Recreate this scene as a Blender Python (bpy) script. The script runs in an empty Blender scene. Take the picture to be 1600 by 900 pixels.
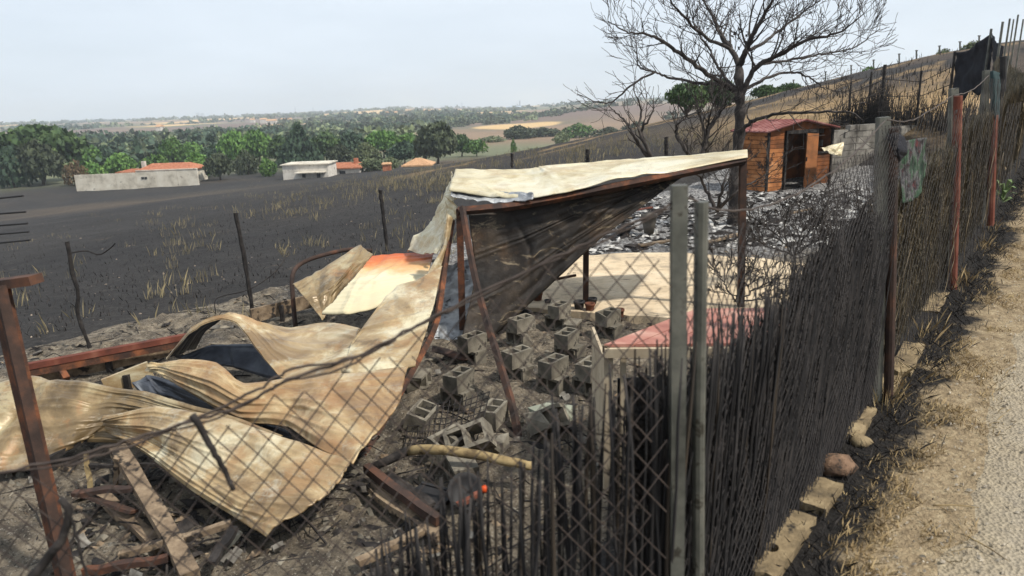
import bpy, bmesh, math, random
import numpy as np
from mathutils import Matrix, Vector
sc = bpy.context.scene
COL = sc.collection
rnd = random.Random(7)
R_ = np.random.RandomState(11)

# ------------------------------------------------------------------ camera
FPX = 1100.0                       # focal length in photo pixels (photo is 1600 wide)
PITCH = math.atan(283 / FPX); ROLL = -0.035; EYE = 2.0
cd = bpy.data.cameras.new('camera'); cam = bpy.data.objects.new('camera', cd); COL.objects.link(cam)
cd.sensor_width = 36.0; cd.lens = 36.0 * FPX / 1600; cd.clip_start = 0.05; cd.clip_end = 20000
CAMR = Matrix.Rotation(math.pi / 2 - PITCH, 3, 'X') @ Matrix.Rotation(ROLL, 3, 'Z')
cam.matrix_world = Matrix.Translation((0, 0, EYE)) @ CAMR.to_4x4()
cd.dof.use_dof = True; cd.dof.focus_distance = 9.0; cd.dof.aperture_fstop = 2.6
sc.camera = cam

# ------------------------------------------------------------------ sky and sun
SUN_EL, SUN_AZ = math.radians(52), math.radians(118)     # azimuth clockwise from +Y (the view direction)
w = bpy.data.worlds.new('World'); sc.world = w; w.use_nodes = True
nt = w.node_tree; bg = nt.nodes['Background']
sky = nt.nodes.new('ShaderNodeTexSky'); sky.sky_type = 'NISHITA'; sky.sun_disc = False
sky.sun_elevation = SUN_EL; sky.sun_rotation = SUN_AZ; sky.altitude = 600
sky.air_density = 1.0; sky.dust_density = 4.0; sky.ozone_density = 1.5
tc = nt.nodes.new('ShaderNodeTexCoord'); mp = nt.nodes.new('ShaderNodeMapping'); mp.inputs['Scale'].default_value = (1.0, 1.0, 4.5)
nz = nt.nodes.new('ShaderNodeTexNoise'); nz.inputs['Scale'].default_value = 2.2; nz.inputs['Detail'].default_value = 6; nz.inputs['Roughness'].default_value = 0.55
rp = nt.nodes.new('ShaderNodeValToRGB'); rp.color_ramp.elements[0].position = 0.36; rp.color_ramp.elements[1].position = 0.72
rp.color_ramp.elements[0].color = (0.78, 0.78, 0.78, 1); rp.color_ramp.elements[1].color = (1.0, 1.0, 1.0, 1)
mx = nt.nodes.new('ShaderNodeMixRGB'); mx.inputs['Color2'].default_value = (7.7, 8.5, 9.4, 1)     # thin high cloud veil
nt.links.new(tc.outputs['Generated'], mp.inputs['Vector']); nt.links.new(mp.outputs['Vector'], nz.inputs['Vector'])
nt.links.new(nz.outputs['Fac'], rp.inputs['Fac']); nt.links.new(rp.outputs['Color'], mx.inputs['Fac'])
nt.links.new(sky.outputs['Color'], mx.inputs['Color1']); nt.links.new(mx.outputs['Color'], bg.inputs['Color'])
bg.inputs['Strength'].default_value = 0.1
sd = bpy.data.lights.new('sun', 'SUN'); sun = bpy.data.objects.new('sun', sd); COL.objects.link(sun)
sd.energy = 4.2; sd.angle = math.radians(2.5); sd.color = (1.0, 0.94, 0.84)
sdir = Vector((math.sin(SUN_AZ) * math.cos(SUN_EL), math.cos(SUN_AZ) * math.cos(SUN_EL), math.sin(SUN_EL)))
sun.rotation_euler = sdir.to_track_quat('Z', 'Y').to_euler(); sun.location = (20, -20, 40)
vs = sc.view_settings; vs.view_transform = 'Standard'; vs.look = 'None'; vs.exposure = 0.18; vs.gamma = 1.0; vs.use_curve_mapping = False
sc.cycles.use_denoising = True; sc.cycles.max_bounces = 6; sc.cycles.diffuse_bounces = 3; sc.cycles.glossy_bounces = 2
sc.cycles.transparent_max_bounces = 8; sc.cycles.volume_bounces = 2

# ------------------------------------------------------------------ geometry helpers
def ray(px, py):
    return CAMR @ Vector(((px - 800) / FPX, -(py - 450) / FPX, -1.0))
def Pd(px, py, y):                  # point seen at a photo position, y metres ahead
    v = ray(px, py); return Vector((0, 0, EYE)) + v * (y / v.y)
def Pz(px, py, z):                  # point seen at a photo position, at height z
    v = ray(px, py); return Vector((0, 0, EYE)) + v * ((z - EYE) / v.z)
def _h(ix, iy, s):
    n = (ix * 374761393 + iy * 668265263 + s * 974711) & 0x7fffffff
    n = ((n ^ (n >> 13)) * 1274126177) & 0x7fffffff
    return ((n ^ (n >> 16)) & 0xffff) / 65535.0
def vnoise(x, y, s=0):
    x = np.asarray(x, float); y = np.asarray(y, float)
    ix = np.floor(x).astype(np.int64); iy = np.floor(y).astype(np.int64); fx = x - ix; fy = y - iy
    fx = fx * fx * (3 - 2 * fx); fy = fy * fy * (3 - 2 * fy)
    a = _h(ix, iy, s); b = _h(ix + 1, iy, s); c = _h(ix, iy + 1, s); d = _h(ix + 1, iy + 1, s)
    return (a * (1 - fx) + b * fx) * (1 - fy) + (c * (1 - fx) + d * fx) * fy
def fbm(x, y, o=4, s=0):
    t = 0; a = 0.5; n = 0
    for i in range(o):
        t = t + a * vnoise(np.asarray(x) * 2 ** i, np.asarray(y) * 2 ** i, s + i * 17); n += a; a *= 0.5
    return t / n
def sstep(a, b, x):
    t = np.clip((np.asarray(x, float) - a) / (b - a), 0, 1); return t * t * (3 - 2 * t)
def softplus(x): return np.log1p(np.exp(np.clip(x, -30, 30))) + np.maximum(np.asarray(x) - 30, 0)

# fence frame: u runs along the fence up the slope, v is the distance to its left (into the burnt plot)
FO = np.array((1.19, 2.85)); FU = np.array((0.628, 0.778)); FN = np.array((-0.778, 0.628))
def uv(x, y):
    rx, ry = np.asarray(x) - FO[0], np.asarray(y) - FO[1]
    return rx * FU[0] + ry * FU[1], rx * FN[0] + ry * FN[1]
def xy(u, v): return FO[0] + FU[0] * u + FN[0] * v, FO[1] + FU[1] * u + FN[1] * v
def height(x, y):
    x = np.asarray(x, float); y = np.asarray(y, float)
    u, v = uv(x, y); r = np.hypot(x, y)
    h0 = 0.125 * 2.5 * softplus((u - 9.0) / 2.5); h0 = h0 - 0.125 * 14 * softplus((u - 72) / 14) - 0.05 * 10 * softplus((u - 90) / 10)
    h0 = np.maximum(h0, -2.0)
    vp = np.maximum(v, 0); fall = 1.0 / (1 + (vp / 26.0) ** 2.4)
    field = -0.55 * sstep(0.1, 1.3, v) * 1.0 - 0.096 * 3 * (softplus((v - 9.5) / 3) - softplus((-9.5) / 3))
    field = -(9.3 - softplus(9.3 + field))
    nat = h0 * fall + field
    m = sstep(0.15, 1.9, v) * (1 - sstep(9.0, 11.5, v)) * sstep(-9, -5, u) * (1 - sstep(18.5, 25.0, u))
    m = np.maximum(m, 0)
    m = m * (1 - 0.9 * np.exp(-((v - 0.9) / 0.75) ** 2) * sstep(4.5, 7.5, u) * (1 - sstep(13, 17, u)))
    z = nat * (1 - m) + (-0.66) * m + 0.42 * np.exp(-((v - 1.05) / 0.6) ** 2) * sstep(4.5, 7.5, u) * (1 - sstep(13, 17, u)) + 0.55 * sstep(0.1, 1.3, v) * np.exp(-(v / 2.2) ** 4) * sstep(4.5, 7.5, u) * (1 - sstep(13, 17, u)) * (1 - m)
    far = sstep(350, 2600, r)
    ang = np.arctan2(x, y)
    hills = 10.5 + 8 * np.exp(-((ang + 0.15) / 0.09) ** 2) + 5.5 * sstep(-0.02, 0.2, ang) + 7 * (fbm(x / 420, y / 420, 4, 5) - 0.5)
    z = z + far * hills * (1 - 0.45 * sstep(2700, 5600, r))
    mid = sstep(230, 500, r) * (1 - sstep(1500, 2600, r))
    z = z + mid * (fbm(x / 160, y / 160, 3, 9) - 0.45) * 5 + sstep(250, 700, r) * (1 - sstep(1300, 2500, r)) * sstep(0.0, 0.16, ang) * (1 - sstep(0.5, 0.9, ang)) * 7
    near = np.clip(r / 12, 0.2, 1) * (1 - m * 0.6)
    z = z + (fbm(x / 1.1, y / 1.1, 3, 2) - 0.5) * 0.10 * near * sstep(-0.3, 1.5, v) + (fbm(x / 9, y / 9, 3, 3) - 0.5) * 0.5 * sstep(10, 25, v)
    return z
_gx, _gy = np.meshgrid(np.arange(-16, 46, .1), np.arange(-3, 48, .1), indexing='ij'); _GZ = height(_gx, _gy)
def hz(x, y):
    fx, fy = (x + 16) / .1, (y + 3) / .1
    if 0 <= fx < 618 and 0 <= fy < 508:
        i, j = int(fx), int(fy); a, b = fx - i, fy - j
        return float((_GZ[i, j] * (1 - a) + _GZ[i + 1, j] * a) * (1 - b) + (_GZ[i, j + 1] * (1 - a) + _GZ[i + 1, j + 1] * a) * b)
    return float(height(np.array([x]), np.array([y]))[0])
def Pg(px, py, dz=0.0):             # point where the line of sight meets the ground
    v = ray(px, py); o = Vector((0, 0, EYE)); t = 0.5
    while t < 6000:
        p = o + v * t
        if p.z < hz(p.x, p.y) + dz: break
        t *= 1.01
    a, b = t / 1.01, t
    for _ in range(20):
        c = (a + b) / 2; p = o + v * c
        if p.z < hz(p.x, p.y) + dz: b = c
        else: a = c
    return o + v * b

class MB:
    def __init__(s): s.v = []; s.f = []; s.m = []; s.n = 0
    def add(s, vs_, fs_, m=0):
        b = s.n; s.v.extend([tuple(q) for q in vs_]); s.n += len(vs_)
        for f in fs_: s.f.append(tuple(b + i for i in f)); s.m.append(m)
    def box(s, c, size, rot=None, m=0):
        hx, hy, hz_ = [q / 2 for q in size]; c = Vector(c); rot = rot or Matrix.Identity(3)
        vs_ = [c + rot @ Vector((x * hx, y * hy, z * hz_)) for x in (-1, 1) for y in (-1, 1) for z in (-1, 1)]
        s.add(vs_, [(0, 1, 3, 2), (4, 6, 7, 5), (0, 4, 5, 1), (2, 3, 7, 6), (0, 2, 6, 4), (1, 5, 7, 3)], m)
    def bar(s, a, b, wd, th, up=(0, 0, 1), m=0):
        a = Vector(a); b = Vector(b); d = (b - a); L = d.length; x = d.normalized(); y = Vector(up).cross(x)
        if y.length < 1e-4: y = Vector((0, 1, 0)).cross(x)
        y.normalize(); z = x.cross(y); s.box((a + b) / 2, (L, wd, th), Matrix((x, y, z)).transposed(), m)
    def tube(s, pts, rad, n=6, cap=True, m=0):
        pts = [Vector(p) for p in pts]; k = len(pts)
        if not hasattr(rad, '__len__'): rad = [rad] * k
        t0 = (pts[1] - pts[0]).normalized(); ref = Vector((0, 0, 1)) if abs(t0.z) < 0.9 else Vector((1, 0, 0))
        nx = t0.cross(ref).normalized(); vs_ = []
        for i in range(k):
            t = (pts[min(i + 1, k - 1)] - pts[max(i - 1, 0)])
            if t.length < 1e-9: t = t0
            t.normalize(); nx = (nx - t * nx.dot(t))
            if nx.length < 1e-6: nx = t.orthogonal()
            nx.normalize(); ny = t.cross(nx)
            for j in range(n):
                a = 2 * math.pi * j / n; vs_.append(pts[i] + (nx * math.cos(a) + ny * math.sin(a)) * rad[i])
        fs_ = [(i * n + j, i * n + (j + 1) % n, (i + 1) * n + (j + 1) % n, (i + 1) * n + j) for i in range(k - 1) for j in range(n)]
        if cap: fs_ += [tuple(range(n - 1, -1, -1)), tuple(range((k - 1) * n, k * n))]
        s.add(vs_, fs_, m)
    def lathe(s, c, prof, n=14, m=0, rot=None):
        c = Vector(c); rot = rot or Matrix.Identity(3); vs_ = []
        for (r, z) in prof:
            for j in range(n): a = 2 * math.pi * j / n; vs_.append(c + rot @ Vector((r * math.cos(a), r * math.sin(a), z)))
        fs_ = [(i * n + j, i * n + (j + 1) % n, (i + 1) * n + (j + 1) % n, (i + 1) * n + j) for i in range(len(prof) - 1) for j in range(n)]
        s.add(vs_, fs_ + [tuple(range(n - 1, -1, -1)), tuple(range((len(prof) - 1) * n, len(prof) * n))], m)
    def rock(s, c, r, seed, sq=(1, 1, 1), m=0, cube=0.0):
        g = random.Random(seed); vs_, fs_ = ICO; out = []
        rz = g.uniform(0, 6.28); rot = Matrix.Rotation(rz, 3, 'Z') @ Matrix.Rotation(g.uniform(-.5, .5), 3, 'X')
        for q in vs_:
            v = Vector(q); k = 1 / max(abs(v.x), abs(v.y), abs(v.z)); v = v * (1 + cube * (min(k, 1.5) - 1))
            v *= g.uniform(0.75, 1.15); out.append(Vector(c) + rot @ Vector((v.x * sq[0], v.y * sq[1], v.z * sq[2])) * r)
        s.add(out, fs_, m)
    def build(s, name, mats, parent=None, smooth=False):
        off = Vector(parent['_at']) if parent is not None and '_at' in parent else Vector((0, 0, 0))
        if parent is not None and '_at' not in parent and '_off' in parent: off = Vector(parent['_off'])
        me = bpy.data.meshes.new(name)
        va = np.array(s.v, float) - np.array(off) if s.v else np.zeros((0, 3))
        me.from_pydata(va.tolist(), [], s.f); me.update()
        if not isinstance(mats, (list, tuple)): mats = [mats]
        for q in mats: me.materials.append(q)
        if len(mats) > 1: me.polygons.foreach_set('material_index', np.array(s.m, np.int32))
        if smooth: me.polygons.foreach_set('use_smooth', np.ones(len(me.polygons), bool))
        o = bpy.data.objects.new(name, me); COL.objects.link(o)
        if parent is not None: o.parent = parent; o['_off'] = tuple(off)
        return o
_b = bmesh.new(); bmesh.ops.create_icosphere(_b, subdivisions=1, radius=1.0); _b.verts.ensure_lookup_table()
ICO = ([tuple(v.co) for v in _b.verts], [tuple(v.index for v in f.verts) for f in _b.faces]); _b.free()
_b = bmesh.new(); bmesh.ops.create_icosphere(_b, subdivisions=2, radius=1.0); _b.verts.ensure_lookup_table()
ICO2 = ([tuple(v.co) for v in _b.verts], [tuple(v.index for v in f.verts) for f in _b.faces]); _b.free()

def tag(o, label=None, cat=None, group=None, kind=None):
    if label: o['label'] = label
    if cat: o['category'] = cat
    if group: o['group'] = group
    if kind: o['kind'] = kind
    return o
def thing(name, at, label, cat, group=None):
    o = bpy.data.objects.new(name, None); COL.objects.link(o); o.location = at; o['_at'] = tuple(at); o.empty_display_size = 0.1
    return tag(o, label, cat, group)
def copy_tree(o, parent=None):
    c = o.copy(); COL.objects.link(c); c.parent = parent
    for ch in list(o.children): copy_tree(ch, c)
    return c
def catmull(pts, n):
    pts = [np.array(p, float) for p in pts]; k = len(pts); out = []
    for i in range(n):
        t = i / (n - 1) * (k - 1); j = min(int(t), k - 2); f = t - j
        p1, p2 = pts[j], pts[j + 1]; p0 = pts[j - 1] if j > 0 else 2 * p1 - p2; p3 = pts[j + 2] if j + 2 < k else 2 * p2 - p1
        out.append(0.5 * ((2 * p1) + (p2 - p0) * f + (2 * p0 - 5 * p1 + 4 * p2 - p3) * f * f + (3 * p1 - p0 - 3 * p2 + p3) * f ** 3))
    return np.array(out)
def V(p): return Vector((float(p[0]), float(p[1]), float(p[2])))

# ------------------------------------------------------------------ material helpers
def lin(c):
    return tuple(((q / 255) / 12.92 if q / 255 <= 0.04045 else ((q / 255 + 0.055) / 1.055) ** 2.4) for q in c[:3]) + (1.0,)
class NT:
    def __init__(s, name):
        s.m = bpy.data.materials.new(name); s.m.use_nodes = True; s.t = s.m.node_tree
        s.b = s.t.nodes['Principled BSDF']; s.b.inputs['Roughness'].default_value = 0.85; s.b.inputs['Specular IOR Level'].default_value = 0.25
    def n(s, typ, **kw):
        q = s.t.nodes.new(typ)
        for k, v in kw.items():
            if k in q.inputs: q.inputs[k].default_value = v
            else: setattr(q, k, v)
        return q
    def l(s, a, b): s.t.links.new(a, b)
    def coord(s, mode='Object', scale=(1, 1, 1), rot=(0, 0, 0)):
        if mode == 'World': o = s.n('ShaderNodeNewGeometry').outputs['Position']
        else: o = s.n('ShaderNodeTexCoord').outputs[mode]
        if scale == (1, 1, 1) and rot == (0, 0, 0): return o
        mp_ = s.n('ShaderNodeMapping'); mp_.inputs['Scale'].default_value = scale; mp_.inputs['Rotation'].default_value = rot
        s.l(o, mp_.inputs['Vector']); return mp_.outputs['Vector']
    def noise(s, vec, scale, detail=5, rough=0.6, dist=0.0):
        q = s.n('ShaderNodeTexNoise', Scale=scale, Detail=detail, Roughness=rough, Distortion=dist); s.l(vec, q.inputs['Vector']); return q.outputs['Fac']
    def ramp(s, fac, stops):
        q = s.n('ShaderNodeValToRGB'); e = q.color_ramp.elements
        while len(e) < len(stops): e.new(0.5)
        for i, (p, c) in enumerate(stops): e[i].position = p; e[i].color = c if len(c) == 4 else tuple(c) + (1,)
        s.l(fac, q.inputs['Fac']); return q.outputs['Color']
    def mask(s, fac, a, b): return s.ramp(fac, [(a, (0, 0, 0, 1)), (b, (1, 1, 1, 1))])
    def mix(s, fac, a, b, mode='MIX'):
        q = s.n('ShaderNodeMixRGB', blend_type=mode)
        for sock, v in ((q.inputs['Fac'], fac), (q.inputs['Color1'], a), (q.inputs['Color2'], b)):
            if isinstance(v, (int, float)): sock.default_value = v
            elif isinstance(v, tuple): sock.default_value = v
            else: s.l(v, sock)
        return q.outputs['Color']
    def mathn(s, op, a, b=0.0):
        q = s.n('ShaderNodeMath', operation=op)
        for sock, v in ((q.inputs[0], a), (q.inputs[1], b)):
            if isinstance(v, (int, float)): sock.default_value = v
            else: s.l(v, sock)
        return q.outputs[0]
    def bump(s, hgt, strength=0.5, dist=0.02):
        q = s.n('ShaderNodeBump', Strength=strength, Distance=dist); s.l(hgt, q.inputs['Height']); s.l(q.outputs['Normal'], s.b.inputs['Normal'])
    def base(s, c):
        if isinstance(c, tuple): s.b.inputs['Base Color'].default_value = c
        else: s.l(c, s.b.inputs['Base Color'])
        return s.m
def mat(name, stops, scale=4, rough=0.85, bump=0.4, bdist=0.01, bscale=None, speck=None, mode='Object', metallic=0.0, stretch=(1, 1, 1), var=0.0):
    t = NT(name); co = t.coord(mode, stretch); f = t.noise(co, scale, 6, 0.62)
    n = len(stops); c = t.ramp(f, [(0.3 + 0.4 * i / max(n - 1, 1), lin(q)) for i, q in enumerate(stops)])
    if speck:
        g = t.noise(co, speck[1], 3, 0.7); c = t.mix(t.mask(g, speck[2], speck[2] + 0.08), c, lin(speck[0]))
    if var:
        oi = t.n('ShaderNodeObjectInfo'); k = t.mathn('MULTIPLY_ADD', oi.outputs['Random'], 2 * var); t.t.nodes[-1].inputs[2].default_value = 1 - var
        c = t.mix(1.0, c, k, 'MULTIPLY')
    if bump: t.bump(t.noise(co, bscale or scale * 6, 5, 0.65), bump, bdist)
    t.b.inputs['Roughness'].default_value = rough; t.b.inputs['Metallic'].default_value = metallic
    return t.base(c)
# ================================================================== SETTING
# ---- ground: one sheet out to the horizon
def cover(x, y, z):
    u, v = uv(x, y); r = np.hypot(x, y); ang = np.arctan2(x, y)
    def c(q): return np.array(lin(q)[:3])
    n1 = fbm(x / 6, y / 6, 4, 21); n2 = fbm(x / 40, y / 40, 4, 22); n3 = fbm(x / 150, y / 150, 5, 23); n4 = fbm(u / 14, v / 3.2, 4, 29)
    black = c((36, 35, 36)); black2 = c((54, 52, 51)); brown = c((92, 80, 67)); straw = c((158, 133, 97)); dkbr = c((82, 70, 60))
    a = black + (black2 - black) * n1[..., None]
    def mixin(a, b, k): k = np.clip(k, 0, 1)[..., None]; return a * (1 - k) + b * k
    a = mixin(a, brown, sstep(0.58, 0.75, n2) * 0.5)
    # slope beside and behind the plot: straw low down, burnt band above, straw near the crest
    onhill = sstep(21, 26, u) * (1 - sstep(24, 38, v))
    s1 = sstep(0.40, 0.56, n4 + 0.35 * (1 - sstep(26, 46, u)) - 0.14)
    a = mixin(a, straw * (0.75 + 0.5 * n1[..., None]), onhill * s1 * (1 - sstep(27, 35, u + 14 * (n2 - .5) + .25 * v) * 0.95) * 0.85 * (1 - .9 * sstep(7, 14, v)))
    a = mixin(a, dkbr, onhill * sstep(28, 40, u) * (.25 + .4 * n4))
    hs = fbm(u / 9 + 7, v / 2.2, 5, 57); a = mixin(a, black * 1.1, onhill * sstep(0.44, 0.58, hs) * (0.35 + 0.5 * sstep(30, 40, u))); a = mixin(a, straw, onhill * sstep(0.60, 0.68, fbm(u / 5, v / 1.6, 4, 63)) * 0.5)
    a = mixin(a, straw * 0.95, onhill * sstep(68, 76, u + 9 * (n1 - .5)) * 0.8)
    # dry strips on the field below the hill
    strip = sstep(30, 60, u) * sstep(18, 34, v) * (1 - sstep(85, 110, v)) * sstep(0.42, 0.6, n2)
    a = mixin(a, c((100, 88, 70)), strip * 0.3)
    strip2 = sstep(40, 60, r) * sstep(0.52, 0.66, fbm(u / 9, v / 22, 4, 31)) * sstep(20, 60, u)
    a = mixin(a, c((110, 96, 76)), strip2 * 0.12 * (1 - onhill))
    # valley and far country
    far = sstep(142, 172, r) * sstep(60, 100, v)
    land = c((96, 100, 78)) + (c((124, 106, 88)) - c((96, 100, 78))) * sstep(0.38, 0.6, n3)[..., None]
    land = land * (0.75 + 0.5 * n2[..., None])
    land = mixin(land, c((104, 88, 80)), sstep(0.5, 0.6, fbm(x / 230, y / 500, 4, 41)) * sstep(300, 600, r))
    tan = sstep(0.57, 0.64, fbm(x / 110 + 3, y / 330, 4, 44)) * sstep(420, 650, r)
    land = mixin(land, c((206, 174, 122)), tan * 0.8)
    e = ((x - 6 - 0.03 * (y - 430)) / 27) ** 2 + ((y - 440) / 66) ** 2
    land = mixin(land, c((186, 158, 114)), 1 - sstep(0.75, 1.1, e + 0.5 * (n2 - .5)))
    a = mixin(a, land, np.maximum(far, sstep(170, 260, r)))
    return np.clip(a, 0, 1)
def grid_mesh(name, X, Y, Z, mats, wrap=False, col=None, smooth=True):
    a, b = X.shape; me = bpy.data.meshes.new(name)
    vs_ = np.stack([X, Y, Z], -1).reshape(-1, 3)
    i = np.arange(a - 1)[:, None]; j = np.arange(b if wrap else b - 1)[None, :]; j2 = (j + 1) % b
    f = np.stack([i * b + j, i * b + j2, (i + 1) * b + j2, (i + 1) * b + j], -1).reshape(-1, 4)
    me.from_pydata(vs_.tolist(), [], f.tolist()); me.update()
    for q in (mats if isinstance(mats, list) else [mats]): me.materials.append(q)
    if smooth: me.polygons.foreach_set('use_smooth', np.ones(len(me.polygons), bool))
    if col is not None:
        at = me.color_attributes.new('land_cover', 'FLOAT_COLOR', 'POINT'); k = np.ones((len(vs_), 4), np.float32); k[:, :3] = col.reshape(-1, 3)
        at.data.foreach_set('color', k.ravel())
    o = bpy.data.objects.new(name, me); COL.objects.link(o); return o

t = NT('burnt_ground'); pos = t.coord('World')
at_ = t.n('ShaderNodeVertexColor', layer_name='land_cover').outputs['Color']
fine = t.noise(pos, 9, 6, 0.7); med = t.noise(pos, 1.6, 5, 0.6)
c_ = t.mix(1.0, at_, t.ramp(fine, [(0.3, (0.55, 0.55, 0.55, 1)), (0.7, (1.5, 1.48, 1.45, 1))]), 'MULTIPLY')
c_ = t.mix(1.0, c_, t.ramp(med, [(0.3, (0.75, 0.75, 0.75, 1)), (0.7, (1.25, 1.23, 1.2, 1))]), 'MULTIPLY')
sep = t.n('ShaderNodeSeparateXYZ'); t.l(pos, sep.inputs[0])
vv = t.mathn('ADD', t.mathn('MULTIPLY', sep.outputs[0], float(FN[0])), t.mathn('MULTIPLY', sep.outputs[1], float(FN[1])))
vv = t.mathn('SUBTRACT', vv, float(FO @ FN))                      # distance left of the fence line
nearm = t.mathn('MULTIPLY', t.mathn('LESS_THAN', sep.outputs[1], 120.0), 1.0)
ash = t.mathn('MULTIPLY', t.mask(t.noise(pos, 26, 2, 0.6), 0.66, 0.71), nearm)       # pale ash flecks and stones
c_ = t.mix(t.mathn('MULTIPLY', ash, 0.28), c_, lin((150, 140, 128)))
strawm = t.mathn('MULTIPLY', t.mask(t.noise(pos, 0.9, 5, 0.75), 0.63, 0.70), nearm)
c_ = t.mix(t.mathn('MULTIPLY', strawm, 0.35), c_, lin((120, 104, 82)))
# verge of the path: scorched next to the fence, straw and dust beyond
wob = t.mathn('MULTIPLY', t.mathn('SUBTRACT', t.noise(pos, 2.4, 6, 0.7), 0.5), 1.05)
vw = t.mathn('ADD', vv, wob)
dust = t.ramp(t.noise(pos, 14, 6, 0.75), [(0.3, lin((110, 95, 74))), (0.52, lin((156, 138, 110))), (0.72, lin((184, 168, 138)))])
scorch = t.ramp(t.noise(pos, 18, 6, 0.75), [(0.3, lin((24, 23, 23))), (0.62, lin((44, 41, 39))), (0.72, lin((112, 97, 76)))])
verge = t.mix(t.mask(vw, 0.0, 0.0), scorch, scorch)
q = t.n('ShaderNodeMapRange'); q.inputs['From Min'].default_value = -0.24; q.inputs['From Max'].default_value = -0.38; t.l(vw, q.inputs['Value'])
verge = t.mix(q.outputs['Result'], scorch, dust)
q = t.n('ShaderNodeMapRange'); q.inputs['From Min'].default_value = 0.35; q.inputs['From Max'].default_value = 0.1; t.l(vv, q.inputs['Value'])
c_ = t.mix(t.mathn('MULTIPLY', q.outputs['Result'], t.mathn('LESS_THAN', sep.outputs[1], 60.0)), c_, verge)
# dry earth bank on the plot side of the fence
q1 = t.n('ShaderNodeMapRange'); q1.inputs['From Min'].default_value = 0.3; q1.inputs['From Max'].default_value = 0.7; t.l(t.mathn('ADD', vv, t.mathn('MULTIPLY', wob, 0.8)), q1.inputs['Value'])
q2 = t.n('ShaderNodeMapRange'); q2.inputs['From Min'].default_value = 2.6; q2.inputs['From Max'].default_value = 1.9; t.l(t.mathn('ADD', vv, wob), q2.inputs['Value'])
q3 = t.n('ShaderNodeMapRange'); q3.inputs['From Min'].default_value = 6.0; q3.inputs['From Max'].default_value = 8.0; t.l(sep.outputs[1], q3.inputs['Value'])
bank = t.mathn('MULTIPLY', t.mathn('MULTIPLY', q1.outputs['Result'], q2.outputs['Result']), t.mathn('MULTIPLY', q3.outputs['Result'], t.mathn('LESS_THAN', sep.outputs[1], 30.0)))
c_ = t.mix(bank, c_, t.ramp(t.noise(pos, 7, 6, 0.8), [(0.35, lin((96, 80, 60))), (0.5, lin((180, 152, 116))), (0.7, lin((206, 184, 150)))]))
t.bump(t.mathn('ADD', fine, t.mathn('MULTIPLY', t.noise(pos, 45, 4, 0.7), 0.5)), 0.9, 0.06)
t.b.inputs['Roughness'].default_value = 0.95; GROUND = t.base(c_)
A = np.concatenate([np.linspace(-math.pi, -0.95, 40, endpoint=False), np.linspace(-0.95, 0.95, 420, endpoint=False), np.linspace(0.95, math.pi, 40, endpoint=False)])
Rr = 0.25 * (6000 / 0.25) ** (np.linspace(0, 1, 420)); RR, AA = np.meshgrid(Rr, A, indexing='ij')
X, Y = RR * np.sin(AA), RR * np.cos(AA); Z = height(X, Y)
g = grid_mesh('ground', X, Y, Z, GROUND, wrap=True, col=cover(X, Y, Z))
tag(g, 'black burnt field and dry slope running down to the valley', 'ground', kind='structure')

# ---- gravel path
t = NT('gravel_path'); pos = t.coord('World')
vo = t.n('ShaderNodeTexVoronoi', Scale=55.0); t.l(pos, vo.inputs['Vector'])
grit = t.ramp(t.noise(pos, 85, 5, 0.85), [(0.32, lin((92, 85, 76))), (0.5, lin((142, 132, 115))), (0.7, lin((182, 171, 152)))])
sand = t.ramp(t.noise(pos, 12, 5, 0.7), [(0.3, lin((130, 121, 106))), (0.7, lin((170, 160, 142)))])
c_ = t.mix(t.mask(t.noise(pos, 2.2, 6, 0.7), 0.36, 0.54), grit, sand)
c_ = t.mix(t.mathn('MULTIPLY', t.mask(t.noise(pos, 34, 3, 0.6), 0.6, 0.66), 0.7), c_, lin((92, 86, 82)))
dst = t.ramp(t.noise(pos, 14, 6, 0.75), [(0.3, lin((108, 97, 80))), (0.52, lin((150, 137, 114))), (0.72, lin((180, 167, 142)))])
sp_ = t.n('ShaderNodeSeparateXYZ'); t.l(pos, sp_.inputs[0]); ev = t.mathn('SUBTRACT', t.mathn('ADD', t.mathn('MULTIPLY', sp_.outputs[0], float(FN[0])), t.mathn('MULTIPLY', sp_.outputs[1], float(FN[1]))), float(FO @ FN))
ev = t.mathn('ADD', ev, t.mathn('MULTIPLY', t.mathn('SUBTRACT', t.noise(pos, 3.5, 6, 0.75), 0.5), 0.9)); mr = t.n('ShaderNodeMapRange'); mr.inputs['From Min'].default_value = -1.0; mr.inputs['From Max'].default_value = -0.5; t.l(ev, mr.inputs['Value'])
c_ = t.mix(mr.outputs['Result'], c_, dst)
t.bump(t.mathn('ADD', vo.outputs['Distance'], t.noise(pos, 30, 5, 0.7)), 0.7, 0.02); PATHM = t.base(c_)
U, W = np.meshgrid(np.concatenate([np.linspace(-5, 12, 240), np.linspace(12.3, 60, 90)]), np.linspace(0, 1, 26), indexing='ij')
edge = -0.56 - 0.30 * (fbm(U / 0.7, U * 0 + 3, 4, 61) - 0.5) * 1.6
VVv = edge * (1 - W) + (-3.6) * W; X, Y = xy(U, VVv)
o = grid_mesh('path', X, Y, height(X, Y) - 0.012 * np.maximum(1 - W * 25, 0) + 0.005 + 0.012 * np.minimum(W * 2, 1) * (0.6 + 0.4 * fbm(X * 3, Y * 3, 3, 4)), PATHM)
tag(o, 'pale gravel path climbing beside the fence', 'path', kind='structure')

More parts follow.
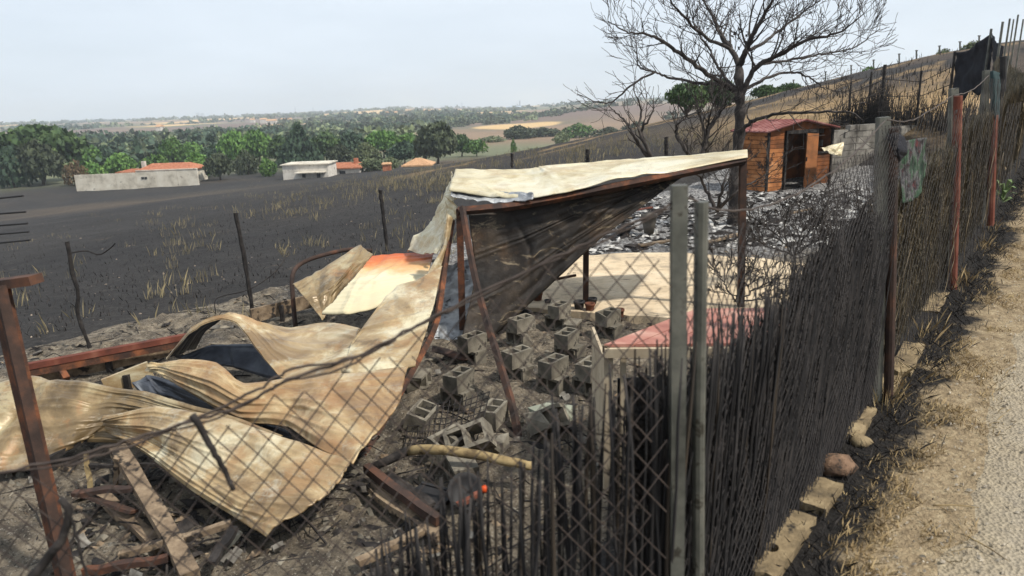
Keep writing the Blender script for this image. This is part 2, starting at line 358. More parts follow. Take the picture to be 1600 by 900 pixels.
# ---- burnt plot floor
t = NT('ash_floor'); pos = t.coord('World')
c_ = t.ramp(t.noise(pos, 5, 8, 0.75), [(0.3, lin((46, 42, 39))), (0.44, lin((92, 84, 74))), (0.57, lin((138, 126, 108))), (0.72, lin((178, 168, 150)))])
c_ = t.mix(t.mask(t.noise(pos, 1.1, 5, 0.6), 0.54, 0.66), c_, t.ramp(t.noise(pos, 16, 6, 0.75), [(0.35, lin((30, 29, 29))), (0.55, lin((70, 66, 62))), (0.68, lin((150, 146, 140)))]))
c_ = t.mix(t.mathn('MULTIPLY', t.mask(t.noise(pos, 55, 3, 0.7), 0.6, 0.64), 0.75), c_, lin((182, 174, 160)))
c_ = t.mix(t.mathn('MULTIPLY', t.mask(t.noise(pos, 38, 3, 0.7), 0.58, 0.63), 0.8), c_, lin((26, 24, 24)))
sx = t.n('ShaderNodeSeparateXYZ'); t.l(pos, sx.inputs[0])
q = t.n('ShaderNodeMapRange'); q.inputs['From Min'].default_value = 12.0; q.inputs['From Max'].default_value = 13.4; t.l(t.mathn('ADD', sx.outputs[1], t.mathn('MULTIPLY', t.noise(pos, 1.3, 4), 2.0)), q.inputs['Value'])
c_ = t.mix(q.outputs['Result'], c_, t.ramp(t.noise(pos, 12, 7, 0.8), [(0.3, lin((46, 45, 46))), (0.5, lin((116, 114, 113))), (0.66, lin((196, 194, 190)))]))
t.bump(t.noise(pos, 22, 8, 0.75), 1.0, 0.06); ASH = t.base(c_)
U, VVv = np.meshgrid(np.linspace(-4.5, 21.5, 560), np.linspace(0.95, 9.1, 200), indexing='ij')
U = U + 0.25 * (fbm(VVv * 1.3, U * 0.2, 3, 71) - .5); VV2 = VVv + 0.9 * (fbm(U / 1.4, VVv * 0.3, 3, 72) - .5) * sstep(7, 9, VVv)
X, Y = xy(U, VV2)
em = sstep(0.95, 1.3, VVv) * (1 - sstep(8.5, 9.1, VVv)) * sstep(-4.5, -4, U) * (1 - sstep(20.5, 21.5, U))
Z = height(X, Y) - 0.02 + em * (0.03 + 0.13 * fbm(X * 2.2, Y * 2.2, 4, 73) ** 2 + 0.07 * np.abs(fbm(X * 7, Y * 7, 3, 74) - .5) * 2)
PLOT = (X, Y, Z)
o = grid_mesh('plot_floor', X, Y, Z, ASH); tag(o, 'ash and rubble covered floor of the burnt plot', 'ground', kind='structure')
PZ = -0.60                                                                          # usual floor level of the plot

# ---- concrete slab
t = NT('slab_concrete'); pos = t.coord('World')
c_ = t.ramp(t.noise(pos, 1.5, 7, 0.7), [(0.3, lin((140, 128, 112))), (0.5, lin((200, 180, 150))), (0.7, lin((214, 198, 172)))])
st = t.noise(t.coord('World', (1.2, 9, 1), (0, 0, 0.12)), 2.4, 8, 0.75)
c_ = t.mix(t.mathn('MULTIPLY', t.mask(st, 0.57, 0.63), 0.8), c_, lin((84, 76, 68)))
c_ = t.mix(t.mathn('MULTIPLY', t.mask(t.noise(pos, 30, 4, 0.7), 0.62, 0.67), 0.8), c_, lin((52, 48, 46)))
t.bump(st, 0.5, 0.02); SLAB = t.base(c_)
b = MB(); outl = [(806, 478), (850, 428), (880, 402), (960, 396), (1060, 394), (1190, 404), (1330, 420), (1345, 470), (1180, 500), (1050, 496), (940, 490), (860, 484)]
top = []
for i in range(len(outl)):
    a_, c2 = outl[i], outl[(i + 1) % len(outl)]
    for k in range(5):
        f = k / 5; p = Pz(a_[0] + (c2[0] - a_[0]) * f + rnd.uniform(-3, 3), a_[1] + (c2[1] - a_[1]) * f + rnd.uniform(-1, 1), -0.515); top.append(p)
nn = len(top); b.add(top + [p - Vector((0, 0, .22)) for p in top], [tuple(range(nn))] + [((i + 1) % nn, i, nn + i, nn + (i + 1) % nn) for i in range(nn)])
o = b.build('concrete_slab', SLAB); tag(o, 'pale cracked concrete slab in the middle of the burnt plot', 'slab', kind='structure')

# ---- air
b = MB(); b.box((0, 0, 32), (12600, 12600, 96)); hm = bpy.data.materials.new('haze_air'); hm.use_nodes = True
for q in list(hm.node_tree.nodes):
    if q.type == 'BSDF_PRINCIPLED': hm.node_tree.nodes.remove(q)
pv = hm.node_tree.nodes.new('ShaderNodeVolumePrincipled'); pv.inputs['Density'].default_value = 0.00036; pv.inputs['Color'].default_value = (0.84, 0.92, 1.0, 1); pv.inputs['Anisotropy'].default_value = 0.2
hm.node_tree.links.new(pv.outputs['Volume'], hm.node_tree.nodes['Material Output'].inputs['Volume'])
o = b.build('haze', hm); tag(o, 'thin pale summer haze over the valley', 'haze', kind='stuff')

# ================================================================== TREES AND FAR COUNTRY
def leafmat(name, a, bcol, c3):
    t = NT(name); co = t.coord('World'); oi = t.n('ShaderNodeObjectInfo')
    f = t.noise(co, 0.55, 4, 0.7); c = t.ramp(f, [(0.3, lin(a)), (0.5, lin(bcol)), (0.7, lin(c3))])
    k = t.mathn('ADD', t.mathn('MULTIPLY', oi.outputs['Random'], 0.4), 0.8); c = t.mix(1.0, c, k, 'MULTIPLY')
    t.b.inputs['Roughness'].default_value = 0.7
    return t.base(c)
LM = {'pine': leafmat('pine_leaves', (42, 58, 36), (60, 80, 46), (82, 100, 56)), 'broad': leafmat('broad_leaves', (54, 84, 42), (82, 114, 54), (110, 138, 70)),
      'dark': leafmat('evergreen_leaves', (40, 56, 44), (56, 74, 56), (72, 90, 66)), 'oak': leafmat('oak_leaves', (48, 56, 42), (66, 74, 54), (84, 92, 66)),
      'olive': leafmat('olive_leaves', (78, 92, 66), (102, 112, 80), (128, 134, 98)), 'brown': leafmat('scorched_leaves', (70, 58, 46), (100, 82, 58), (128, 108, 74))}
BARK = mat('bark', [(50, 42, 36), (84, 72, 62)], 6, mode='Object')
BLOBS = {
 'round': [(0, 0, .62, .62, .38), (-.45, .1, .5, .42, .3), (.45, -.1, .52, .45, .3), (.1, .4, .55, .4, .3), (-.1, -.4, .5, .45, .3), (.15, .05, .82, .35, .18)],
 'umbrella': [(0, 0, .74, .75, .2), (-.5, 0, .66, .48, .18), (.5, .1, .68, .5, .18), (0, -.45, .66, .5, .18), (.1, .4, .68, .45, .18), (-.2, 0, .85, .45, .14), (.3, 0, .84, .4, .13), (-.1, -.3, .5, .5, .15)],
 'tall': [(0, 0, .3, .5, .26), (.1, 0, .52, .55, .24), (-.15, .1, .7, .45, .2), (.05, 0, .87, .3, .13)],
 'cone': [(0, 0, .14, .95, .1), (.1, 0, .3, .8, .1), (-.1, 0, .45, .62, .1), (.05, 0, .6, .46, .09), (0, 0, .74, .3, .09), (0, 0, .88, .16, .1)],
 'bush': [(0, 0, .45, .7, .42), (-.5, .1, .4, .45, .36), (.5, 0, .38, .5, .36), (.1, .2, .7, .4, .28)],
 'poplar': [(0, 0, .25, .7, .22), (0, .1, .45, .8, .2), (.05, 0, .65, .65, .2), (0, 0, .85, .35, .14)]}
def quads(C, S, g, asp=.8):
    n = len(C); a = g.normal(size=(n, 3)); a /= np.linalg.norm(a, axis=1)[:, None]; e = np.cross(a, g.normal(size=(n, 3))); e /= np.linalg.norm(e, axis=1)[:, None]
    a = a * S[:, None]; e = e * S[:, None] * asp
    return np.stack([C - a, C + e, C + a, C - e], 1).reshape(-1, 3)
def quad_mesh(name, vs_, m):
    me = bpy.data.meshes.new(name); me.from_pydata(vs_.tolist(), [], np.arange(len(vs_)).reshape(-1, 4).tolist()); me.update(); me.materials.append(m); return me
def crown_mesh(name, kind, n, ls, seed, m):
    g = np.random.RandomState(seed); bl = np.array(BLOBS[kind]); wts = (bl[:, 3] ** 2 * bl[:, 4]) ** 0.7; wts /= wts.sum()
    q = bl[g.choice(len(bl), size=n, p=wts)]; d = g.normal(size=(n, 3)); d /= np.linalg.norm(d, axis=1)[:, None]; k = g.uniform(.45, 1.08, n) ** 0.5
    lump = 0.78 + 0.44 * vnoise(d[:, 0] * 3 + q[:, 0] * 9, d[:, 1] * 3 + d[:, 2] * 2 + q[:, 2] * 7, seed); k = k * lump
    C = np.stack([q[:, 0] + d[:, 0] * q[:, 3] * k, q[:, 1] + d[:, 1] * q[:, 3] * k, np.maximum(q[:, 2] + d[:, 2] * q[:, 4] * k, .03)], 1)
    return quad_mesh(name, quads(C, ls * g.uniform(.5, 1.3, n), g, .7), m)
CROWNS = {}
def crown(kind, lm, n, ls, seed):
    k = (kind, lm, n, seed)
    if k not in CROWNS: CROWNS[k] = crown_mesh('crown', kind, n, ls, seed, LM[lm])
    return CROWNS[k]
def tree(name, px, ptop, wpx, y, kind, lm, label, group, n=1400, seed=1, pbase=None, trunkh=0.3, ls=.085):
    v = ray(px, 250); x = v.x * y / v.y; z0 = hz(x, y) if pbase is None else Pd(px, pbase, y).z
    z1 = Pd(px, ptop, y).z; H_ = max(z1 - z0, 0.8); rad = wpx * y / FPX / 2
    th = thing(name, (x, y, z0), label, 'tree' if 'bush' not in name and 'shrub' not in name else 'shrub', group); rot = rnd.uniform(0, 6.28)
    b = MB(); lo = H_ * trunkh
    b.tube([(x, y, z0 - .3), (x + .02 * H_, y, z0 + lo * .6), (x - .01 * H_, y, z0 + H_ * .62)], [H_ * .028 + .05, H_ * .022 + .04, .04], 7)
    for k in range(4):
        a = rot + k * 1.7; b.tube([(x, y, z0 + lo * .8), (x + math.cos(a) * rad * .35, y + math.sin(a) * rad * .35, z0 + H_ * .5), (x + math.cos(a) * rad * .6, y + math.sin(a) * rad * .6, z0 + H_ * .68)], [H_ * .014 + .03, H_ * .01 + .02, .02], 5)
    b.build('trunk', BARK, th)
    c = bpy.data.objects.new('crown', crown(kind, lm, n, ls, seed)); COL.objects.link(c); c.parent = th; c['_off'] = (0, 0, 0)
    c.rotation_euler.z = rot; c.scale = (rad * 1.0, rad * 1.0, H_)
    return th
GV = 'trees along the valley below the burnt field'
TR = [ # px, top, width, distance, shape, leaf, name, label
 (62, 196, 128, 140, 'umbrella', 'pine', 'pine_tree', 'broad domed pine at the far left edge of the valley', 2600),
 (60, 222, 74, 132, 'round', 'oak', 'pine_tree', 'half scorched dull pine in front of the broad domed pine', 1500),
 (12, 226, 60, 130, 'bush', 'dark', 'evergreen_tree', 'dark low evergreen at the left edge of the picture', 1000),
 (132, 222, 52, 165, 'round', 'broad', 'broadleaf_tree', 'green broadleaf tree just right of the broad domed pine', 1000),
 (160, 228, 46, 170, 'round', 'dark', 'broadleaf_tree', 'dull green tree behind the left end of the walled house', 900),
 (112, 250, 34, 128, 'bush', 'brown', 'dry_shrub', 'brownish dry shrub at the left end of the pale garden wall', 700),
 (140, 252, 44, 132, 'bush', 'broad', 'leafy_shrub', 'light green shrub behind the left end of the garden wall', 900),
 (186, 240, 50, 140, 'round', 'broad', 'broadleaf_tree', 'bright green rounded tree left of the orange roof', 1200),
 (217, 212, 28, 185, 'cone', 'dark', 'conifer_tree', 'slim pointed conifer standing above the orange roof', 900),
 (240, 242, 48, 138, 'round', 'broad', 'broadleaf_tree', 'bright green rounded tree right behind the orange roof', 1200),
 (270, 215, 44, 172, 'round', 'broad', 'broadleaf_tree', 'tall green tree behind the orange roof, left of three', 1000),
 (300, 222, 44, 176, 'round', 'broad', 'broadleaf_tree', 'tall green tree behind the orange roof, middle of three', 1000),
 (335, 226, 46, 170, 'round', 'dark', 'broadleaf_tree', 'tall dull green tree behind the orange roof, right of three', 1000),
 (312, 238, 56, 136, 'bush', 'broad', 'broadleaf_tree', 'bright green spreading tree above the right end of the garden wall', 1200),
 (340, 240, 50, 128, 'round', 'oak', 'evergreen_oak', 'grey green oak at the right end of the garden wall', 1200),
 (368, 206, 52, 168, 'round', 'broad', 'broadleaf_tree', 'tall leafy tree left of the dark pointed conifer', 1200),
 (405, 204, 56, 172, 'round', 'broad', 'broadleaf_tree', 'tall full leafy tree next left of the dark pointed conifer', 1200),
 (385, 234, 40, 140, 'bush', 'oak', 'dry_shrub', 'dull greyish shrub between the two houses', 800),
 (418, 246, 36, 132, 'bush', 'broad', 'leafy_shrub', 'small bright green tree left of the white low building', 1000),
 (470, 190, 66, 158, 'cone', 'dark', 'conifer_tree', 'tall dark pointed cedar behind the white low building', 2200),
 (440, 212, 46, 166, 'round', 'pine', 'pine_tree', 'green pine just left of the dark pointed cedar', 1000),
 (510, 206, 56, 164, 'round', 'pine', 'pine_tree', 'green pine just right of the dark pointed cedar', 1200),
 (545, 208, 58, 168, 'round', 'dark', 'evergreen_tree', 'dark green tree between the cedar and the round green crowns', 1200),
 (530, 226, 44, 150, 'round', 'oak', 'broadleaf_tree', 'dull grey green tree behind the small tiled roof', 1000),
 (575, 222, 46, 142, 'bush', 'olive', 'broadleaf_tree', 'yellowish green rounded tree right of the tiled chimney', 1100),
 (582, 246, 42, 126, 'bush', 'olive', 'leafy_shrub', 'grey green bush beside the tiled house', 900),
 (600, 204, 56, 175, 'umbrella', 'broad', 'broadleaf_tree', 'flat topped bright green tree left of the big dark oak', 1200),
 (632, 222, 60, 150, 'round', 'dark', 'broadleaf_tree', 'blue green willowy tree left of the big dark oak', 1300),
 (640, 208, 46, 178, 'umbrella', 'broad', 'broadleaf_tree', 'small flat topped green tree just behind the big dark oak', 900),
 (612, 244, 36, 128, 'bush', 'olive', 'leafy_shrub', 'dull bush left of the dry mound beside the field', 700),
 (684, 192, 72, 136, 'round', 'oak', 'evergreen_oak', 'big dark rounded oak, largest crown in mid valley', 2600),
 (722, 210, 44, 165, 'round', 'pine', 'pine_tree', 'green pine just right of the big dark oak', 1000),
 (745, 218, 40, 160, 'round', 'broad', 'broadleaf_tree', 'small green tree second right of the big dark oak', 900),
 (770, 212, 40, 240, 'bush', 'olive', 'broadleaf_tree', 'olive coloured tree at the foot of the tan field, left one', 800),
 (803, 217, 12, 150, 'poplar', 'broad', 'poplar_tree', 'slim upright bright green poplar in front of the far oaks', 600),
 (815, 196, 60, 260, 'bush', 'oak', 'evergreen_oak', 'dark oak at the foot of the tan field, middle one', 1100),
 (850, 198, 56, 270, 'bush', 'oak', 'evergreen_oak', 'dark oak at the foot of the tan field, right one', 1100),
 (878, 205, 30, 200, 'poplar', 'olive', 'poplar_tree', 'pale poplar clump above the roof sheet', 700),
 (905, 192, 50, 250, 'bush', 'broad', 'broadleaf_tree', 'green tree right of the pale poplar clump', 900),
 (950, 198, 50, 230, 'bush', 'oak', 'evergreen_oak', 'grey oak above the two white tanks', 900),
 (990, 190, 46, 240, 'bush', 'oak', 'evergreen_oak', 'grey oak behind the burnt bush right of the white tanks', 900),
 (838, 230, 30, 170, 'bush', 'olive', 'leafy_shrub', 'pale scrub bush on the field edge right of the poplar', 600)]
for i, (px, pt, wp, yy, kd, lf, nm, lb, nn) in enumerate(TR):
    tree(nm, px, pt, wp * 1.08, yy, kd, lf, lb, GV, int(nn * 1.25), seed=i % 9 + 1)
GH = 'green trees behind the burnt hill shoulder'
for i, (px, pt, wp, yy, pb, lb) in enumerate([(1070, 128, 74, 46, 196, 'green umbrella pine left behind the charred tree trunk'), (1118, 124, 70, 48, 190, 'green umbrella pine right behind the charred tree trunk'),
        (1190, 132, 52, 58, 172, 'flat green pine right of the charred trunk on the skyline'), (1228, 130, 48, 60, 164, 'small green pine on the skyline above the orange hut')]):
    tree('pine_tree', px, pt, wp, yy, 'umbrella', 'pine', lb, GH, 2600, seed=21 + i, pbase=pb, ls=.06)
for i, (px, pt, wp, yy, pb, lb) in enumerate([(1345, 104, 26, 58, 121, 'small green bush on the hill crest near the charred tree'), (1455, 81, 26, 60, 92, 'low green bush on the hill crest left of the black netting'),
        (1503, 64, 44, 56, 86, 'rounded green bush on the hill crest behind the black netting'), (1592, 48, 30, 44, 70, 'grey green bush at the top of the path')]):
    tree('hill_bush', px, pt, wp, yy, 'bush', 'olive' if i else 'broad', lb, 'bushes on the hill crest', 900, seed=31 + i, pbase=pb, ls=.09, trunkh=.1)

# ---- far woodland: reads as one mass
g = np.random.RandomState(5); N = 30000
r = 190 * (3600 / 190) ** (g.uniform(size=N) ** 0.8); a = g.uniform(-0.68, 0.3, N); x, y = r * np.sin(a), r * np.cos(a); uu, v_ = uv(x, y)
dens = fbm(x / 190, y / 330, 4, 81) - 0.08 * (a > -0.14) - 0.07 * (a > 0.0) + 0.03 * (r < 300) - 0.05 * (r > 600) + g.uniform(-.05, .05, N)
e = ((x - 6 - 0.03 * (y - 430)) / 38) ** 2 + ((y - 440) / 90) ** 2
ok = np.where((dens > 0.45) & (v_ > 110) & (e > 1.1))[0][:2900]
x, y, r = x[ok], y[ok], r[ok]; z = height(x, y); rad = g.uniform(2.2, 5.5, len(ok)) * (1 + r / 3500); hh = rad * g.uniform(.6, 1.15, len(ok)); kinds = g.randint(5, size=len(ok))
for k, sel, lb in (('dark', (0, 3), 'dark green far woodland spread over the valley and hills'), ('oak', (1, 4), 'grey green far oak scrub spread over the valley and hills'), ('olive', (2,), 'pale olive far scrub spread over the valley and hills')):
    vv_ = []
    for near_ in (True, False):
        i = np.where(np.isin(kinds, sel) & ((r < 700) == near_))[0]; nq = 46 if near_ else 22; i = np.repeat(i, nq)
        d = g.normal(size=(len(i), 3)); d /= np.linalg.norm(d, axis=1)[:, None]; d[:, 2] = np.abs(d[:, 2]); kk = g.uniform(.6, 1.05, len(i))
        C = np.stack([x[i] + d[:, 0] * rad[i] * kk, y[i] + d[:, 1] * rad[i] * kk, z[i] - .3 + d[:, 2] * hh[i] * kk], 1)
        vv_.append(quads(C, rad[i] * (.24 if near_ else .34), g))
    o = bpy.data.objects.new('far_woodland', quad_mesh('far_woodland', np.concatenate(vv_), LM[k])); COL.objects.link(o); tag(o, lb, 'woodland', kind='stuff')

# ================================================================== FAR BUILDINGS
RENDER_ = mat('pale_render', [(150, 142, 128), (196, 188, 172), (212, 206, 192)], 0.6, bump=.2, speck=((112, 104, 94), 1.1, .62))
WHITE = mat('white_wall', [(164, 158, 148), (196, 190, 180), (210, 205, 196)], 0.9, bump=.2, speck=((132, 124, 112), 1.3, .6))
TILE = mat('clay_tiles', [(136, 82, 60), (166, 106, 78), (188, 132, 102)], 2.5, bump=.6, bdist=.05)
TILE2 = mat('worn_tiles', [(150, 116, 88), (186, 146, 110), (200, 164, 126)], 2.5, bump=.6, bdist=.05)
DARKGL = mat('window_dark', [(26, 28, 32), (44, 46, 50)], 2, rough=.3, bump=0)
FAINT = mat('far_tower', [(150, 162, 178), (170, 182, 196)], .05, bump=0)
def fr(px, py, y): p = Pd(px, py, y); return p
# garden wall
W0 = fr(118, 287, 118); W1 = fr(311, 289, 118); zb = min(W0.z, W1.z) - .6
def wall_box(b, x0, x1, y0, th, z0, z1, m=0): b.box(((x0 + x1) / 2, y0 + th / 2, (z0 + z1) / 2), (x1 - x0, th, z1 - z0), None, m)
th = thing('garden_wall', (W0.x, W0.y, zb), 'long pale stained garden wall in front of the orange roofed house', 'wall')
x0, x1 = W0.x, W1.x; ztop = fr(220, 270, 118).z
for k in range(6):
    b = MB(); xa = x0 + (x1 - x0) * k / 6; xb = x0 + (x1 - x0) * (k + 1) / 6 - .03; wall_box(b, xa, xb, W0.y + .02 * (k % 2), .3, zb, ztop + .12 * k / 6 + (.18 if k > 2 else 0)); b.build('wall_panel', RENDER_, th)
b = MB(); wall_box(b, x0 + (x1 - x0) * .5, x1, W0.y - .06, .42, ztop + .3, ztop + .42); b.build('coping', RENDER_, th)
for k in (0, 1):
    b = MB(); c = fr(223 + 5 * k, 278, 118); b.box((c.x, W0.y - .01, c.z), (.4, .12, .32)); b.build('opening', DARKGL, th)
def gable_roof(b, x0, x1, y0, y1, z0, z1, hip=0.0, ov=.3):
    ym = (y0 + y1) / 2; x0 -= ov; x1 += ov; y0 -= ov; y1 += ov
    vs_ = [(x0, y0, z0), (x1, y0, z0), (x1, y1, z0), (x0, y1, z0), (x0 + hip, ym, z1), (x1 - hip, ym, z1)]
    vs_ += [(q[0], q[1], q[2] - .16) for q in vs_[:4]]
    b.add(vs_, [(0, 1, 5, 4), (2, 3, 4, 5), (1, 2, 5), (3, 0, 4), (0, 6, 7, 1), (1, 7, 8, 2), (2, 8, 9, 3), (3, 9, 6, 0), (6, 9, 8, 7)])
def rows_of_tiles(th, x0, x1, y0, y1, z0, z1, mat_, n, hip=0.0, ov=.3):
    ym = (y0 + y1) / 2; b = MB(); x0 -= ov; x1 += ov; y0 -= ov
    for i in range(n):
        f0, f1 = i / n, (i + 1) / n
        p = lambda f, up: (y0 + (ym - y0) * f, z0 + (z1 - z0) * f + up)
        (ya, za), (yb, zb_) = p(f0, .07), p(f1, .03)
        a0, a1, b0, b1 = x0 + hip * f0, x1 - hip * f0, x0 + hip * f1, x1 - hip * f1
        b.add([(a0, ya, za), (a1, ya, za), (b1, yb, zb_), (b0, yb, zb_), (a0, ya, za - .07), (a1, ya, za - .07)], [(0, 1, 2, 3), (4, 5, 1, 0)])
    return b.build('tile_rows', mat_, th)
def house(name, label, px0, px1, peave, pridge, pbase, y, dep, wm, rm, hip, wins, chim=None, door=None):
    a = fr(px0, peave, y); c = fr(px1, peave, y); z1 = (a.z + c.z) / 2; zr = fr((px0 + px1) / 2, pridge, y + dep / 2).z; z0 = fr((px0 + px1) / 2, pbase, y).z - .5
    th = thing(name, ((a.x + c.x) / 2, y, z0), label, 'house'); b = MB(); b.box(((a.x + c.x) / 2, y + dep / 2, (z0 + z1) / 2 - .02), (c.x - a.x, dep, z1 - z0)); b.build('wall', wm, th)
    b = MB(); gable_roof(b, a.x, c.x, y, y + dep, z1 + .16, zr, hip); ro = b.build('roof', rm, th); rows_of_tiles(ro, a.x, c.x, y, y + dep, z1 + .16, zr, rm, 7, hip)
    for (wx, wy0, wy1, ww) in wins:
        p = fr(wx, wy0, y); q_ = fr(wx, wy1, y); b = MB(); b.box((p.x, y - .02, (p.z + q_.z) / 2), (ww, .1, abs(p.z - q_.z))); wn = b.build('window', DARKGL, th)
        b = MB(); b.box((p.x, y - .08, q_.z - .05), (ww + .2, .18, .08)); b.build('sill', WHITE, wn)
    if chim:
        p = fr(chim[0], chim[1], y + dep * .4); b = MB(); b.box((p.x, p.y, p.z - 1.0), (chim[2], chim[2], 2.0)); ch = b.build('chimney', chim[3], ro)
    return th
house('walled_house', 'low house with a wide orange tiled roof behind the pale wall', 214, 293, 268, 255, 284, 124, 8, RENDER_, TILE, 1.2, [(232, 269.5, 275, 1.0), (262, 269.5, 275, 1.0), (280, 269.5, 275, .8)], (224, 252, .6, WHITE))
house('house_wing', 'low orange tiled wing left of the wide orange roof', 184, 216, 270.5, 264, 284, 126, 5, RENDER_, TILE, 1.5, [])
# long white building
house('tiled_house', 'small house with a clay tiled roof and brick chimney behind the white building', 500, 562, 264, 254, 277, 124, 7, WHITE, TILE, 1.0, [(535, 267, 272, 1.0)], (556, 247, .7, TILE))
a = fr(441, 262, 116); c = fr(512, 262, 116); z0 = fr(470, 281, 116).z - .4; z1 = fr(470, 258, 116).z
th = thing('white_building', (a.x, 116, z0), 'long low white building with a flat roof at the field edge', 'building')
b = MB(); b.box(((a.x + c.x) / 2, 116 + 3, (z0 + z1) / 2), (c.x - a.x, 6, z1 - z0)); b.build('wall', WHITE, th)
b = MB(); b.box(((a.x + c.x) / 2, 116 + 3, z1 + .1), (c.x - a.x + .5, 6.5, .16)); b.build('roof', RENDER_, th)
for px in (475, 498):
    p = fr(px, 274, 116); b = MB(); b.box((p.x, 115.99, p.z), (.55, .12, .75)); wn = b.build('window', DARKGL, th); b = MB(); b.box((p.x, 115.93, p.z - .44), (.8, .16, .1)); b.build('sill', RENDER_, wn)
l0 = fr(462, 270, 115.2); l1 = fr(508, 268, 115.2)
b = MB(); b.box(((l0.x + l1.x) / 2, 115.2, l0.z), (l1.x - l0.x, 1.8, .14)); b.build('awning', RENDER_, th)
# dry mound hut roof
house('ochre_roofed_hut', 'low hut with a worn ochre roof below the big dark oak', 630, 672, 260, 247, 270, 112, 6, RENDER_, TILE2, 2.0, [])
b = MB(); p = fr(605, 265, 118); b.box((p.x, p.y, p.z), (1.3, 1.0, 1.6)); o = b.build('brick_shed', TILE); tag(o, 'tiny brick coloured shed left of the ochre roofed hut', 'shed')
b2 = MB(); gable_roof(b2, p.x - .65, p.x + .65, p.y - .5, p.y + .5, p.z + .98, p.z + 1.2, 0.1, .12); b2.build('roof', TILE2, o)
for k, (px, py, ww, lb) in enumerate([(951, 217, 5.0, 'white water tank on the field edge, left and larger of two'), (978, 213, 3.0, 'white water tank on the field edge, right and smaller of two')]):
    p = fr(px, py, 130); b = MB(); z_ = hz(p.x, p.y); z_ = min(z_, p.z - .4); hh_ = p.z + .35 - z_
    b.lathe((p.x, p.y, z_), [(ww * .25, 0), (ww * .25, hh_ * .9), (ww * .2, hh_), (.15, hh_ + .12)], 16); o = b.build('water_tank', WHITE); tag(o, lb, 'tank', 'white tanks on the field edge')
    b = MB(); b.lathe((p.x, p.y, z_ + hh_ + .1), [(.22, 0), (.22, .14), (.1, .2)], 10); b.build('lid', RENDER_, o)
# distant towers, masts and sheds on the skyline
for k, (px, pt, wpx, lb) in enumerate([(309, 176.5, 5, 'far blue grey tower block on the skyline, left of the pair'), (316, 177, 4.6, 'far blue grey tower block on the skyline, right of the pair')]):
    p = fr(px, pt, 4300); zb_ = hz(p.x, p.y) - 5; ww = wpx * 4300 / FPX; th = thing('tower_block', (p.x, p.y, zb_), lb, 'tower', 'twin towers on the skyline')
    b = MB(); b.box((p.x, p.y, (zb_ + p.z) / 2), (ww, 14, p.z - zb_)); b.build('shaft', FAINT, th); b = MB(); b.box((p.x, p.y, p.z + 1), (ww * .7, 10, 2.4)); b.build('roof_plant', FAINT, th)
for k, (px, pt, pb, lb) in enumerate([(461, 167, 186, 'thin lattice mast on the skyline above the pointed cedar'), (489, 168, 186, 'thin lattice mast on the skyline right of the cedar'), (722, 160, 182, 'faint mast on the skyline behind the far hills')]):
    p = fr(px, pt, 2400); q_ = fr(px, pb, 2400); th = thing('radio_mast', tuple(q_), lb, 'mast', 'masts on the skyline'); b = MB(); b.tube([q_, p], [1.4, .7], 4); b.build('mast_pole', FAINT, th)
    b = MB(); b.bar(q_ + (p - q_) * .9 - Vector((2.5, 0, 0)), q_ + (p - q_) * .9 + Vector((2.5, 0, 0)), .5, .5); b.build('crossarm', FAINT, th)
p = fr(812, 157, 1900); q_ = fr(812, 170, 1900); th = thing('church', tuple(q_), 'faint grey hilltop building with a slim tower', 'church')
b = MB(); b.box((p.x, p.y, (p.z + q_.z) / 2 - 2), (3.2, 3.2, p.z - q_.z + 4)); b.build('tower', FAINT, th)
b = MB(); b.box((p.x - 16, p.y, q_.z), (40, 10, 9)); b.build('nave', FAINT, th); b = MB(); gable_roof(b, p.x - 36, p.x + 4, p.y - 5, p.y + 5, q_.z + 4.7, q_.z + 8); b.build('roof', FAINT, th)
for k, (px, py, ww, yy) in enumerate([(412, 188, 9, 900), (425, 192, 14, 820), (448, 191, 16, 900), (395, 190, 6, 1000), (612, 184, 18, 1000), (640, 182, 8, 1200), (668, 181, 12, 1100), (250, 200, 7, 600)]):
    p = fr(px, py, yy); z_ = hz(p.x, p.y); hh_ = max(3.5, p.z - z_ + 1); w_ = ww * yy / FPX
    th = thing('far_house', (p.x, yy, z_), ['tiny pale house among far woods, left of the masts', 'tiny long pale house under the masts', 'tiny long ochre house right under the thin mast', 'tiny pale hut at the left of the far hamlet', 'long pale roof on the far wooded ridge', 'tiny white house on the far wooded ridge', 'tiny white house at the right end of the wooded ridge', 'small white house glimpsed among the valley trees'][k], 'house')
    b = MB(); b.box((p.x, yy, z_ + hh_ / 2), (w_, 7, hh_)); b.build('wall', WHITE, th); b = MB(); gable_roof(b, p.x - w_ / 2, p.x + w_ / 2, yy - 3.5, yy + 3.5, z_ + hh_ + .2, z_ + hh_ + 1.8); b.build('roof', TILE2, th)
